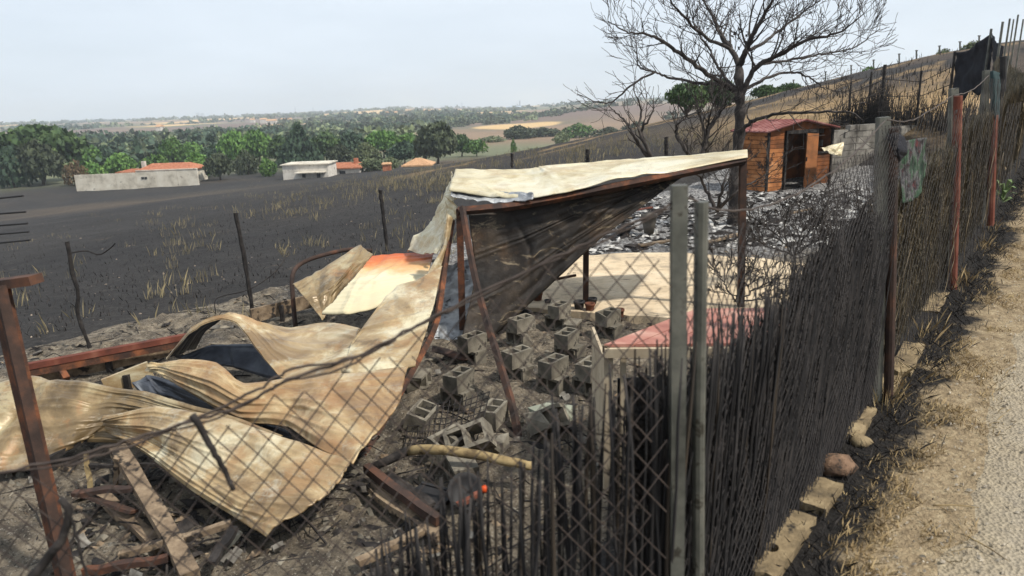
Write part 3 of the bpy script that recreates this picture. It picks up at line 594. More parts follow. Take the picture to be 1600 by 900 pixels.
# ================================================================== FOREGROUND MATERIALS
def sheet_mat(name, a, b_, c2, rust, soot, grey=.5):
    t = NT(name); co = t.coord('Object'); n1 = t.noise(co, 1.5, 8, 0.66, .9); n2 = t.noise(co, 2.6, 7, 0.66, .3); n3 = t.noise(co, 22, 5, 0.7)
    c = t.ramp(n1, [(0.38, lin(a)), (0.5, lin(b_)), (0.62, lin(c2))])
    c = t.mix(t.mathn('MULTIPLY', t.mask(n2, 0.53, 0.60), rust), c, lin((146, 108, 70)))
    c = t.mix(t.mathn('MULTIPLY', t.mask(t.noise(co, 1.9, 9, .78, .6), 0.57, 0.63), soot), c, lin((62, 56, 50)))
    c = t.mix(t.mathn('MULTIPLY', t.mask(t.noise(co, 3.3, 10, .82), 0.55, 0.62), grey), c, lin((176, 170, 152)))
    c = t.mix(t.mathn('MULTIPLY', t.mask(n3, 0.64, 0.70), .5), c, lin((110, 88, 62)))
    c = t.mix(t.mathn('MULTIPLY', t.mask(t.noise(co, 70, 4, .8), 0.6, 0.64), .55), c, lin((74, 62, 50)))
    t.bump(t.mathn('ADD', t.noise(co, 7, 6, .6), t.mathn('MULTIPLY', n3, .12)), 0.22, 0.03)
    r = t.ramp(n2, [(0.3, (.3,) * 3), (0.7, (.58,) * 3)]); t.l(r, t.b.inputs['Roughness']); t.b.inputs['Specular IOR Level'].default_value = .5; t.b.inputs['Metallic'].default_value = .14
    return t.base(c)
TAN = sheet_mat('scorched_tan_sheet', (126, 104, 74), (164, 142, 106), (202, 192, 162), .45, .4, .6)
TAN2 = sheet_mat('scorched_brown_sheet', (124, 96, 66), (158, 130, 92), (190, 170, 132), .6, .35, .4)
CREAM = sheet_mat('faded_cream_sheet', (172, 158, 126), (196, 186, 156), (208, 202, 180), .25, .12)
OLIVE = sheet_mat('scorched_olive_sheet', (96, 80, 56), (132, 112, 80), (164, 150, 118), .6, .6, .3)
def rustband(base_name):
    t = NT(base_name); co = t.coord('Generated'); s_ = t.n('ShaderNodeSeparateXYZ'); t.l(co, s_.inputs[0]); n = t.noise(t.coord('Object'), 3, 6, .65)
    k = t.mathn('ADD', s_.outputs[1], t.mathn('MULTIPLY', t.mathn('SUBTRACT', n, .5), .45)); c = t.ramp(k, [(0.0, lin((196, 184, 150))), (.5, lin((208, 198, 168))), (.66, lin((196, 160, 112))), (.82, lin((188, 106, 62))), (1.0, lin((176, 84, 48)))])
    t.b.inputs['Roughness'].default_value = .5; t.bump(n, .3, .03); return t.base(c)
BAND = rustband('heat_banded_sheet')
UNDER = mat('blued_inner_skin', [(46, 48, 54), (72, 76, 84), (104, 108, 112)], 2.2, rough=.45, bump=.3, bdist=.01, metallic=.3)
t = NT('sooty_sheet'); co = t.coord('Object'); st = t.noise(t.coord('Object', (1.6, 1.6, 3.2), (0, .35, 0)), 2.0, 8, .72, 1.2)
c_ = t.ramp(t.noise(co, 2.2, 7, .65), [(.3, lin((24, 22, 21))), (.5, lin((42, 37, 33))), (.7, lin((70, 60, 50)))])
c_ = t.mix(t.mathn('MULTIPLY', t.mask(st, .57, .66), .75), c_, lin((134, 120, 98))); c_ = t.mix(t.mathn('MULTIPLY', t.mask(t.noise(co, 1.3, 6, .7), .55, .7), .6), c_, lin((96, 72, 50)))
t.b.inputs['Roughness'].default_value = .6; t.bump(t.noise(co, 7, 6, .6), .5, .03); SOOT = t.base(c_)
t = NT('rusty_steel'); co = t.coord('Object'); c_ = t.ramp(t.noise(co, 5, 8, .7), [(.3, lin((46, 36, 32))), (.47, lin((74, 52, 42))), (.58, lin((112, 70, 48))), (.72, lin((142, 88, 58)))])
c_ = t.mix(t.mathn('MULTIPLY', t.mask(t.noise(co, 1.4, 4, .6), .48, .62), .85), c_, lin((50, 42, 40))); t.bump(t.noise(co, 60, 5, .7), .5, .006); RUST = t.base(c_)
RUSTD = mat('dark_rusty_steel', [(40, 34, 32), (64, 50, 44), (98, 66, 50)], 5, bump=.4, bdist=.006, bscale=60)
RUSTR = mat('red_oxide_steel', [(74, 44, 36), (104, 58, 46), (128, 84, 68)], 4, bump=.4, bdist=.005, bscale=50)
GALV = mat('weathered_galvanised', [(66, 67, 63), (94, 95, 89), (118, 117, 109)], 7, rough=.55, bump=.3, bdist=.003, bscale=70, speck=((60, 58, 52), 14, .6), metallic=.35)
WIREB = mat('blackened_wire', [(34, 32, 33), (58, 54, 53)], 20, bump=0, rough=.7)
WIRE = mat('scorched_wire', [(52, 46, 44), (84, 74, 68)], 20, bump=0, rough=.7)
CHAR = mat('charred_wood', [(24, 22, 22), (40, 37, 36), (70, 65, 62)], 9, bump=.7, bdist=.01, bscale=40)
REED = mat('burnt_reed', [(24, 23, 24), (38, 37, 38), (64, 60, 58)], 14, bump=.3, bdist=.003, bscale=60, stretch=(1, 1, .25), var=.35)
REEDT = mat('singed_reed', [(34, 31, 30), (58, 51, 44), (92, 78, 62)], 6, bump=.3, bdist=.003, bscale=60, stretch=(1, 1, .25))
BLOCK = mat('concrete_block', [(70, 66, 60), (116, 110, 98), (142, 135, 121)], 4, bump=.7, bdist=.01, bscale=50, speck=((52, 48, 45), 5, .58), var=.2)
SOOTBL = mat('sooted_block', [(60, 57, 54), (112, 108, 102), (150, 146, 138)], 2.2, bump=.5, bdist=.01, bscale=40, mode='World', var=.22)
WOOD = mat('weathered_timber', [(58, 50, 43), (120, 103, 84), (156, 138, 114)], 6, bump=.8, bdist=.012, bscale=36, stretch=(1, 1, 1), speck=((44, 39, 35), 7, .54))
YELLOW = mat('pale_yellow_log', [(84, 70, 50), (140, 121, 86), (170, 152, 114)], 6, bump=.5, bdist=.008, bscale=24, speck=((70, 56, 38), 5, .6))
FOIL = mat('crumpled_foil', [(128, 130, 132), (176, 178, 180), (206, 206, 204)], 3, rough=.35, bump=.9, bdist=.03, bscale=14, metallic=.55, speck=((56, 54, 54), 4, .58))
CLAY = mat('terracotta', [(72, 48, 38), (112, 70, 52)], 5, bump=.3, bdist=.004)
BLACKM = mat('blackened_metal', [(26, 26, 28), (46, 45, 46)], 6, rough=.6, bump=.3, bdist=.005)
EARTHST = mat('earth_stone', [(70, 62, 50), (128, 112, 86), (158, 141, 110)], 7, bump=.8, bdist=.012, bscale=40, speck=((52, 47, 41), 9, .58), mode='World')
REDSTONE = mat('reddish_stone', [(74, 60, 50), (116, 92, 74), (138, 112, 90)], 10, bump=.9, bdist=.015, bscale=40, speck=((56, 48, 42), 12, .58), mode='World')

# ================================================================== SHEETS
def sheet(name, rows, label, mats, nu=40, nv=60, thick=.012, ribs=(), ribh=.014, dent=.02, seed=0, cat='metal sheet', group='fallen roof sheets', crump=0.0, flip=False, lip=True, parent=None):
    if lip: nu = max(nu, 84); nv = max(nv, 110)
    def stiff(p, n, k=.62):
        p = np.array([tuple(q) for q in p], float); t_ = np.linspace(0, len(p) - 1, n); ln_ = np.stack([np.interp(t_, np.arange(len(p)), p[:, q]) for q in range(3)], 1)
        return ln_ * k + catmull(p, n) * (1 - k)
    g0 = np.stack([stiff(r, nv, .62 if lip else .2) for r in rows], 0); G0 = np.stack([stiff(g0[:, j], nu, .5 if lip else .2) for j in range(nv)], 1)       # nu x nv x 3
    du = np.gradient(G0, axis=0); dv = np.gradient(G0, axis=1); N = np.cross(du, dv); N /= np.linalg.norm(N, axis=2)[..., None] + 1e-9
    tocam = np.array((0, 0, EYE)) - G0.mean((0, 1)); tocam /= np.linalg.norm(tocam)
    s_ = 1.0 if (N.mean((0, 1)) @ (tocam + np.array((0, 0, .6)))) > 0 else -1.0
    if flip: s_ = -s_
    N = N * s_; I, J = np.meshgrid(np.linspace(0, 1, nu), np.linspace(0, 1, nv), indexing='ij')
    L = np.linalg.norm(G0[-1, nv // 2] - G0[0, nv // 2]); Wd = np.linalg.norm(G0[nu // 2, -1] - G0[nu // 2, 0])
    d = (fbm(I * L * 2.2 + seed, J * Wd * 2.2, 4, seed) - .5) * dent * 2
    gq_ = random.Random(seed * 7 + 1)
    for _c in range(10 if lip else 0):                              # sharp straight creases
        th_ = gq_.uniform(0, math.pi); cx_, cy_ = gq_.uniform(0, L), gq_.uniform(0, Wd); dl = np.abs((I * L - cx_) * math.sin(th_) + (J * Wd - cy_) * math.cos(th_)); al = np.abs((I * L - cx_) * math.cos(th_) - (J * Wd - cy_) * math.sin(th_))
        wdt = gq_.uniform(.035, .13); d = d + gq_.choice((-1, 1)) * dent * gq_.uniform(.4, .9) * np.maximum(0, 1 - dl / wdt) * np.maximum(0, 1 - al / gq_.uniform(.6, 1.6))
    if crump: d = d + (np.abs(fbm(I * L * 6 + seed, J * Wd * 6, 3, seed + 3) - .5) * 2 - .3) * crump
    for q in ribs: d = d + ribh * (np.exp(-((I - q) * L / .011) ** 2) + .8 * np.exp(-((I - q) * L / .011 - 4.5) ** 2))
    if lip: d = d + .0022 * np.sign(np.sin(I * L * 2 * math.pi / .11)) * (fbm(I * L * 3, J * Wd * 1.5, 2, seed + 9) > .42)
    if lip: d = d - .02 * np.exp(-(I * L / .02) ** 2) - .02 * np.exp(-((1 - I) * L / .02) ** 2)
    T = G0 + N * d[..., None]; Bt = T - N * thick; n = nu * nv
    jag = (np.random.RandomState(seed).uniform(size=nu) - .5) * .02
    vs_ = np.concatenate([T.reshape(-1, 3), Bt.reshape(-1, 3)]); b = MB(); b.v = [tuple(q) for q in vs_]; b.n = len(vs_)
    for i in range(nu - 1):
        for j in range(nv - 1):
            q = (i * nv + j, i * nv + j + 1, (i + 1) * nv + j + 1, (i + 1) * nv + j); q = q if s_ < 0 else q[::-1]
            b.f.append(q); b.m.append(0); b.f.append(tuple(n + k for k in q[::-1])); b.m.append(1)
    ring = [(0, j) for j in range(nv - 1)] + [(i, nv - 1) for i in range(nu - 1)] + [(nu - 1, j) for j in range(nv - 1, 0, -1)] + [(i, 0) for i in range(nu - 1, 0, -1)]
    rid = [i * nv + j for i, j in ring]
    for k in range(len(rid)):
        a, c = rid[k], rid[(k + 1) % len(rid)]; b.f.append((a, c, n + c, n + a)); b.m.append(0)
    o = b.build(name, mats, parent, smooth=True)
    if parent is None: tag(o, label, cat, group)
    return o
def Z3(*pts): return [Pz(*p) for p in pts]
def D3(*pts): return [Pd(*p) for p in pts]
sheet('roof_sheet', [Z3((-70, 602, -.08), (40, 591, -.06), (130, 595, -.06), (220, 612, -.1), (330, 642, -.18), (440, 680, -.26)),
                     Z3((-70, 660, -.22), (40, 645, -.2), (130, 640, -.2), (210, 640, -.24), (320, 665, -.3), (430, 700, -.34)),
                     Z3((-75, 748, -.5), (0, 736, -.48), (70, 722, -.46), (130, 690, -.42), (250, 700, -.45), (400, 730, -.48))],
      'long olive tan metal sheet lying across the left picture edge behind the rusty post', [OLIVE, UNDER], ribs=(.12, .38, .64, .88), dent=.05, seed=3)
sheet('roof_sheet', [Z3((158, 652, -.2), (245, 633, -.12), (345, 650, -.14), (450, 682, -.16), (550, 714, -.2)),
                     Z3((160, 662, -.26), (238, 665, -.22), (330, 695, -.2), (428, 735, -.26), (528, 757, -.28)),
                     Z3((163, 670, -.32), (232, 690, -.32), (312, 735, -.3), (388, 780, -.34), (490, 792, -.32)),
                     Z3((168, 674, -.36), (224, 708, -.38), (298, 766, -.38), (356, 802, -.42), (414, 836, -.42))],
      'wavy tan metal sheet nearest the camera with a curled lower corner', [TAN, UNDER], ribs=(.12, .36, .62, .86), dent=.03, seed=5, nu=50, nv=76)
sheet('roof_sheet', [Z3((230, 567, -.05), (281, 557, 0), (337, 559, .0), (381, 592, -.1), (469, 584, -.08), (560, 581, -.06), (638, 571, -.05)),
                     Z3((231, 570, -.06), (279, 580, -.06), (330, 595, -.08), (380, 622, -.16), (458, 620, -.14), (545, 640, -.1), (622, 632, -.1)),
                     Z3((233, 575, -.1), (275, 604, -.2), (322, 633, -.28), (369, 657, -.3), (443, 661, -.25), (497, 697, -.22), (549, 718, -.2))],
      'rust stained tan sheet buckled in the middle of the heap', [TAN2, UNDER], ribs=(.2, .5, .8), dent=.03, seed=8, nu=46, nv=84)
sheet('roof_sheet', [Z3((258, 560, -.3), (285, 528, -.05), (312, 505, .1), (345, 494, .15), (372, 498, .12), (395, 528, 0), (415, 560, -.12), (439, 586, -.2), (496, 589, -.15), (540, 577, -.1)),
                     Z3((280, 552, -.32), (302, 522, -.05), (324, 503, .08), (352, 491, .13), (380, 496, .09), (410, 512, 0), (438, 535, -.08), (475, 545, -.12), (518, 545, -.1), (552, 545, -.05)),
                     Z3((302, 543, -.35), (318, 515, -.05), (336, 501, .05), (358, 489, .1), (388, 493, .06), (420, 502, -.02), (455, 508, -.1), (505, 501, -.1), (535, 504, -.05), (562, 511, .0))],
      'tan sheet arched like a tunnel over a dark hollow', [TAN, UNDER], ribs=(.15, .45, .75), dent=.02, seed=11, nu=36, nv=90)
sheet('roof_sheet', [Z3((563, 512, .0), (592, 474, .15), (622, 444, .25), (650, 436, .3), (691, 414, .38)),
                     Z3((550, 538, -.02), (570, 512, .06), (600, 505, .1), (627, 498, .12), (674, 489, .15)),
                     Z3((532, 578, -.1), (546, 579, -.08), (590, 577, -.08), (620, 574, -.08), (648, 568, -.06))],
      'tan sheet with a sharp crease leaning on the bent steel leg', [TAN, UNDER], ribs=(.5,), ribh=.02, dent=.02, seed=14)
sheet('roof_sheet', [Z3((457, 444, 0.0), (508, 412, .15), (560, 380, .27)), Z3((480, 470, -.15), (522, 445, .0), (570, 388, .24)), Z3((503, 498, -.3), (530, 460, -.12), (582, 396, .2))],
      'greyish olive sheet tilted up beside the curved rusty pipe', [OLIVE, UNDER], ribs=(.5,), dent=.03, seed=17)
sheet('roof_sheet', [Z3((583, 398, .2), (619, 394, .22), (678, 392, .22)), Z3((547, 441, .05), (590, 440, .08), (668, 428, .1)), Z3((502, 489, -.14), (540, 490, -.1), (588, 478, -.05), (642, 455, 0))],
      'cream sheet with an orange heat stain along its upper edge', [BAND, UNDER], ribs=(.5,), ribh=.02, dent=.02, seed=19)
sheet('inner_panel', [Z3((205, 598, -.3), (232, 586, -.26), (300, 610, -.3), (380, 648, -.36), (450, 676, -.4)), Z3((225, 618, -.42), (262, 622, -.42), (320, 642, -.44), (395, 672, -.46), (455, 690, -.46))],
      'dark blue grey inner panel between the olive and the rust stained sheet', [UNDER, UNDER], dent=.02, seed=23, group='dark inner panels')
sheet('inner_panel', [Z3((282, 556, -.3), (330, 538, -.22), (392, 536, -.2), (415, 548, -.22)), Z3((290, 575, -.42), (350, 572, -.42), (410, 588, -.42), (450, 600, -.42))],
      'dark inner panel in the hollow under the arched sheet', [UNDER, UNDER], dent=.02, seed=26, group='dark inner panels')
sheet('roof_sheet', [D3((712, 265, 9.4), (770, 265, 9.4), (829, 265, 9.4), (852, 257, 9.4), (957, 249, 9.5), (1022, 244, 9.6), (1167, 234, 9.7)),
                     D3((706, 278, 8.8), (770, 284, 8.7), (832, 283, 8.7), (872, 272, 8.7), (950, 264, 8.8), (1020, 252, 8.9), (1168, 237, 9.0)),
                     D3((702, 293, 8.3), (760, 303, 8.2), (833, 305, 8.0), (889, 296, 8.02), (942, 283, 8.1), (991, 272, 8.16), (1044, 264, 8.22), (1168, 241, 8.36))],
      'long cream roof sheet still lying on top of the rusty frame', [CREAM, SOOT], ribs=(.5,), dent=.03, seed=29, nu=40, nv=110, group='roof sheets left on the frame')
sheet('roof_sheet', [D3((732, 334, 8.06), (820, 322, 8.14), (900, 307, 8.22), (985, 292, 8.3), (1078, 268, 8.38)),
                     D3((742, 430, 7.9), (812, 398, 8.06), (885, 356, 8.16), (968, 318, 8.26), (1068, 276, 8.36)),
                     D3((716, 556, 7.4), (772, 526, 7.7), (850, 456, 8.0), (935, 376, 8.15), (1052, 286, 8.34))],
      'soot black sheet hanging from the rusty beam down to the ground', [SOOT, SOOT], ribs=(.33, .66), ribh=.016, dent=.045, seed=31, nu=60, nv=80, group='roof sheets left on the frame')
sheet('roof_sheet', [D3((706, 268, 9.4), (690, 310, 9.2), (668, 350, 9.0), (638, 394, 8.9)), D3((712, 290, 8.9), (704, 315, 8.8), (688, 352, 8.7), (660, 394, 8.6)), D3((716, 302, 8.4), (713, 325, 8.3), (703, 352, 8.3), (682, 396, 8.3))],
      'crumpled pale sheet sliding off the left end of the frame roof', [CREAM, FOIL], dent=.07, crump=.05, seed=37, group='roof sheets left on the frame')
sheet('roof_sheet', [D3((703, 334, 7.9), (694, 385, 7.75), (668, 428, 7.6)), D3((709, 345, 7.98), (700, 400, 7.8), (684, 432, 7.62))],
      'narrow tan strip hanging beside the top of the bent leg', [TAN, TAN], nu=12, nv=30, dent=.01, seed=39, group='roof sheets left on the frame')
sheet('foil_sheet', [D3((698, 420, 9.0), (684, 480, 8.4), (676, 545, 7.7)), D3((730, 405, 9.1), (718, 480, 8.4), (704, 548, 7.6)), D3((768, 395, 9.2), (748, 470, 8.5), (728, 545, 7.8))],
      'crumpled silvery insulation foil behind the rusty legs', [FOIL, FOIL], dent=.06, crump=.09, seed=41, nu=60, nv=60, cat='foil', group='insulation foil', lip=False)
sheet('foil_sheet', [D3((706, 296, 8.5), (760, 300, 8.4), (834, 302, 8.0)), D3((704, 305, 8.2), (760, 316, 8.1), (832, 312, 7.95))],
      'strip of crumpled dark foil along the frame roof edge', [FOIL, FOIL], dent=.03, crump=.05, seed=43, nu=16, nv=60, cat='foil', group='insulation foil', lip=False)
sheet('steel_offcut', [Z3((676, 540, -.5), (700, 545, -.5), (724, 552, -.5), (748, 546, -.5)), Z3((674, 548, -.52), (698, 555, -.52), (724, 562, -.52), (750, 554, -.52))],
      'short curved rusty strip at the foot of the upright post', [RUSTD, RUSTD], nu=6, nv=30, dent=.004, seed=45, cat='steel strip', group=None, lip=False)

# ================================================================== STEEL FRAME
A0 = Pd(716, 328, 8.0); fr_ = thing('shed_frame', (A0.x, A0.y, -.66), 'rusty steel frame of the collapsed shed with splayed legs', 'frame')
b = MB(); b.tube(catmull([Pd(*q) for q in ((706, 345, 8.0), (693, 430, 7.6), (681, 505, 7.0), (652, 565, 6.3), (580, 690, 5.2), (520, 775, 4.72), (450, 888, 4.22))], 26), .038, 4); o = b.build('leg', RUST, fr_); o['label'] = 'bent rusty leg swept toward the camera'
b = MB(); b.bar(Pd(718, 326, 8.0), Pd(723, 526, 8.0), .075, .06, (0, 1, 0)); b.build('leg', RUST, fr_)
b = MB(); b.tube(catmull([Pd(*q) for q in ((722, 324, 7.93), (746, 450, 7.0), (798, 625, 5.65), (813, 712, 5.12))], 16), .036, 4); b.build('leg', RUSTD, fr_)
b = MB(); b.bar(Pd(770, 335, 9.2), Pd(752, 520, 9.0), .08, .06, (0, 1, 0)); b.build('leg', RUSTD, fr_)
b = MB(); b.bar(Pd(916, 330, 8.9), Pd(915, 490, 8.9), .07, .06, (0, 1, 0)); b.build('leg', RUSTD, fr_)
b = MB(); b.bar(Pd(1161, 246, 8.44), Pd(1157, 505, 8.44), .075, .07, (0, 1, 0)); b.build('leg', RUSTD, fr_)
b = MB(); b.tube(catmull([Pd(*q) for q in ((716, 330, 7.97), (800, 322, 8.02), (880, 308, 8.08), (960, 292, 8.15), (1060, 272, 8.25), (1163, 251, 8.4))], 24), [.05] * 24, 4); b.build('beam', RUST, fr_)
b = MB(); b.bar(Pd(712, 275, 9.35), Pd(1165, 242, 9.6), .05, .06); b.build('beam', RUSTD, fr_)
b = MB(); b.bar(Pd(700, 470, 8.6), Pd(900, 430, 9.0), .03, .03); b.build('brace', RUSTD, fr_)
b = MB(); b.bar(Pd(1161, 250, 8.44), Pd(1166, 243, 9.6), .05, .05); b.build('beam', RUSTD, fr_)
# rusty post at the left edge
p0 = Pd(-2, 445, 3.75); p1 = Pd(112, 940, 3.55)
th = thing('steel_post', tuple(p1), 'leaning rusty steel post with a flat head at the left picture edge', 'post')
ax = (p1 - p0).normalized(); b = MB(); b.bar(p0, p1, .055, .085, (.5, 1, 0)); b.build('shaft', RUST, th)
sdv = ax.cross(Vector((.5, 1, 0))).normalized(); b = MB(); b.bar(p0 + sdv * .05 - Vector((0, .03, 0)), p1 + sdv * .05 - Vector((0, .03, 0)), .02, .055, (.5, 1, 0)); b.build('flange', RUSTD, th)
b = MB(); b.bar(Pd(-60, 452, 3.8), Pd(57, 436, 3.75), .1, .05); b.build('head_plate', RUSTD, th)
# beam and board along the field edge
b = MB(); q0, q1 = Pz(24, 576, -.32), Pz(300, 524, -.32); th = thing('steel_beam', tuple(q0), 'long rusty angle beam along the field edge of the plot', 'beam')
b.bar(q0, q1, .07, .06); b.build('upper_flange', RUSTR, th); b = MB(); b.bar(q0 - Vector((0, .02, .06)), q1 - Vector((0, .02, .06)), .02, .09); b.build('web', RUST, th)
b = MB(); b.bar(Pz(86, 562, -.34), Pz(104, 592, -.5), .06, .05); b.build('cross_stub', RUST, th)
for k, (a_, c2, lb) in enumerate([((45, 590, -.48), (285, 540, -.48), 'tan edging board under the long rusty beam'), ((392, 494, -.45), (486, 470, -.45), 'tan edging board right of the arched sheet'), ((165, 606, -.4), (236, 578, -.3), 'tan board tucked between the olive and buckled sheets')]):
    b = MB(); b.bar(Pz(*a_), Pz(*c2), .04, .18); o = b.build('edging_board', WOOD if k != 2 else TAN); tag(o, lb, 'board', 'edging boards of the plot'); bb = MB(); m_ = Pz(*a_).lerp(Pz(*c2), .5); bb.box(m_ - Vector((0, .03, .1)), (.05, .05, .3)); bb.build('peg', CHAR, o)
pipe = catmull([Pz(*q) for q in ((462, 512, -.6), (458, 470, -.28), (457, 430, .02), (470, 412, .1), (500, 400, .16), (545, 390, .2), (580, 392, .2))], 26)
b = MB(); b.tube(pipe, .03, 8); o = b.build('bent_pipe', RUSTD, smooth=True); tag(o, 'dark rusty pipe bent over like a hoop left of the tilted sheet', 'pipe')

# ================================================================== HOLLOW BLOCKS
def block_mesh(L=.34, D=.19, H=.19, wall=.03):
    xs = [-L / 2, -L / 2 + wall, -wall / 2, wall / 2, L / 2 - wall, L / 2]; ys = [-D / 2, -D / 2 + wall, D / 2 - wall, D / 2]; solid = lambda i, j: 0 <= i < 5 and 0 <= j < 3 and not (j == 1 and i in (1, 3))
    b = MB()
    for i in range(5):
        for j in range(3):
            if not solid(i, j): continue
            x0, x1, y0, y1 = xs[i], xs[i + 1], ys[j], ys[j + 1]
            b.add([(x0, y0, H), (x1, y0, H), (x1, y1, H), (x0, y1, H)], [(0, 1, 2, 3)]); b.add([(x0, y0, 0), (x1, y0, 0), (x1, y1, 0), (x0, y1, 0)], [(3, 2, 1, 0)])
            for (di, dj, a_, c2) in ((-1, 0, (x0, y1), (x0, y0)), (1, 0, (x1, y0), (x1, y1)), (0, -1, (x0, y0), (x1, y0)), (0, 1, (x1, y1), (x0, y1))):
                if not solid(i + di, j + dj): b.add([(a_[0], a_[1], 0), (c2[0], c2[1], 0), (c2[0], c2[1], H), (a_[0], a_[1], H)], [(0, 1, 2, 3)])
    bm = bmesh.new(); vs_ = [bm.verts.new(v) for v in b.v]
    for f in b.f: bm.faces.new([vs_[i] for i in f])
    bmesh.ops.remove_doubles(bm, verts=bm.verts, dist=1e-5); me = bpy.data.meshes.new('concrete_block'); bm.to_mesh(me); bm.free(); me.materials.append(BLOCK); return me
BMS = []
for _k in range(5):
    me_ = block_mesh(); g = random.Random(_k); cut = Vector((g.choice((-1, 1)) * .17, g.choice((-1, 1)) * .095, .19))
    for v_ in me_.vertices:
        v_.co += Vector((g.uniform(-1, 1), g.uniform(-1, 1), g.uniform(-1, 1))) * .0035
        dd_ = (v_.co - cut).length
        if _k > 2 and dd_ < .08: v_.co = v_.co.lerp(Vector((0, 0, .08)), .18 + .1 * g.random()); v_.co.z -= .03
    BMS.append(me_)
def put_block(p, rz, label, side=False, rx=0.0, ry=0.0, s_=1.0, group='hollow concrete blocks of the burnt piers'):
    o = bpy.data.objects.new('concrete_block', rnd.choice(BMS)); COL.objects.link(o); o.scale = (s_, s_, s_)
    if side: o.matrix_world = Matrix.Translation(p + Vector((0, 0, .095 * s_))) @ Matrix.Rotation(rz, 4, 'Z') @ Matrix.Rotation(math.pi / 2, 4, 'X') @ Matrix.Translation((0, 0, -.095 * s_)) @ Matrix.Scale(s_, 4)
    else: o.matrix_world = Matrix.Translation(p) @ Matrix.Rotation(rz, 4, 'Z') @ Matrix.Rotation(rx, 4, 'X') @ Matrix.Rotation(ry, 4, 'Y') @ Matrix.Scale(s_, 4)
    return tag(o, label, 'block', group)
FL = -.595
piers = [(716, 632, 2, 'pier just right of the bent leg foot'), (811, 592, 2, 'pier in the middle row beside the leaning leg'), (864, 610, 2, 'pier left of the red roofed hutch'), (890, 561, 2, 'pier right of centre behind the middle row'),
         (812, 537, 2, 'pier left behind beside the sooty sheet'), (872, 513, 2, 'pier at the near edge of the pale slab'), (951, 526, 2, 'pier just above the hutch roof corner'), (738, 566, 2, 'pier under the foot of the sooty sheet'),
         (656, 606, 1, 'ground below the creased sheet'), (921, 614, 2, 'pier touching the hutch corner post'), (795, 512, 1, 'ground at the lower tip of the sooty sheet'), (772, 660, 1, 'ground in front of the middle pier')]
for k, (px, py, n, lb) in enumerate(piers):
    p = Pz(px, py, FL); rz = math.radians(52 + rnd.uniform(-8, 8)); s_ = .82
    if n == 1: put_block(p, rz + .4, 'single hollow concrete block on the ' + lb, side=(k % 2 == 0), s_=s_); continue
    put_block(p, rz - .1 + math.pi / 2, 'lower concrete block of the ' + lb, side=True, s_=s_)
    put_block(p + Vector((rnd.uniform(-.03, .03), rnd.uniform(-.02, .02), .19 * s_ + .001)), rz + rnd.uniform(-.1, .1), 'upper hollow concrete block of the ' + lb, s_=s_)
put_block(Pz(895, 522, FL), 1.2, 'small grey block standing beside the slab edge pier', side=True, s_=.8)
put_block(Pz(842, 672, FL) + Vector((0, 0, .06)), .5, 'pale concrete block toppled on its corner beside the leaning leg', rx=.9, ry=.5, s_=1.0, group='toppled concrete blocks')
put_block(Pz(742, 712, FL) + Vector((0, 0, .1)), .3, 'pale broken concrete block tilted above the yellow log', rx=.7, ry=-.5, s_=1.0, group='toppled concrete blocks')
put_block(Pz(700, 716, FL) + Vector((0, 0, .03)), .9, 'pale concrete block lying flat behind the bend of the yellow log', rx=.25, s_=.95, group='toppled concrete blocks')
put_block(Pz(722, 752, FL), 1.9, 'grey concrete block half buried under the yellow log', side=True, s_=.95, group='toppled concrete blocks')
put_block(Pz(655, 668, FL), 1.3, 'dark concrete block in the wire tangle beside the bent leg', rx=.3, s_=.95, group='toppled concrete blocks')
b = MB(); b.rock(Pz(784, 706, FL) + Vector((0, 0, .07)), .1, 4, (1.2, .8, .9), cube=.6); o = b.build('block_fragment', BLOCK); tag(o, 'pale block fragment right of the broken tilted block', 'rubble')
b = MB(); b.rock(Pz(862, 655, FL) + Vector((0, 0, .05)), .16, 9, (1.3, .7, .6), cube=.6); o = b.build('block_fragment', mat('greenish_rubble', [(120, 124, 110), (156, 158, 142)], 6)); tag(o, 'greenish grey rubble lump right of the toppled block', 'rubble')

# ================================================================== DEBRIS THINGS
def log(name, pts, rad, m, label, cat, group=None, n=8, taper=.85):
    c = catmull(pts, max(6, len(pts) * 4)); c = c + (R_.uniform(size=c.shape) - .5) * rad * .12; k = len(c)
    b = MB(); b.tube(c, [rad * (1 - (1 - taper) * i / k) * rnd.uniform(.95, 1.05) for i in range(k)], n); o = b.build(name, m, smooth=True); return tag(o, label, cat, group)
def board(a_, c2, wd, th_, m, label, name='timber_board', up=(0, 0, 1), group='fallen timbers in the rubble'):
    a_ = V(a_); c2 = V(c2); b = MB(); n = 5; pts = [a_.lerp(c2, i / n) + Vector((rnd.uniform(-1, 1), rnd.uniform(-1, 1), rnd.uniform(-1, 1))) * .008 for i in range(n + 1)]
    d = (c2 - a_).normalized(); y = Vector(up).cross(d).normalized(); z = d.cross(y); vs_ = []
    for p in pts:
        w_ = wd * rnd.uniform(.42, .52); h_ = th_ * rnd.uniform(.45, .52); vs_ += [p - y * w_ - z * h_, p + y * w_ - z * h_, p + y * w_ + z * h_, p - y * w_ + z * h_]
    fs_ = [(i * 4 + j, i * 4 + (j + 1) % 4, i * 4 + 4 + (j + 1) % 4, i * 4 + 4 + j) for i in range(n) for j in range(4)] + [(3, 2, 1, 0), tuple(range(n * 4, n * 4 + 4))]
    b.add(vs_, fs_); o = b.build(name, m); return tag(o, label, 'timber', group)
board(Pz(186, 702, -.35), Pz(300, 900, -.52), .11, .07, WOOD, 'thick pale timber beam running down through the left rubble')
board(Pz(112, 770, -.42), Pz(215, 762, -.4), .06, .03, RUSTD, 'red brown flat bar crossing the left rubble')
board(Pz(125, 772, -.44), Pz(210, 800, -.5), .07, .02, RUSTD, 'red brown bar slanting below the flat bar', up=(.2, .3, 1))
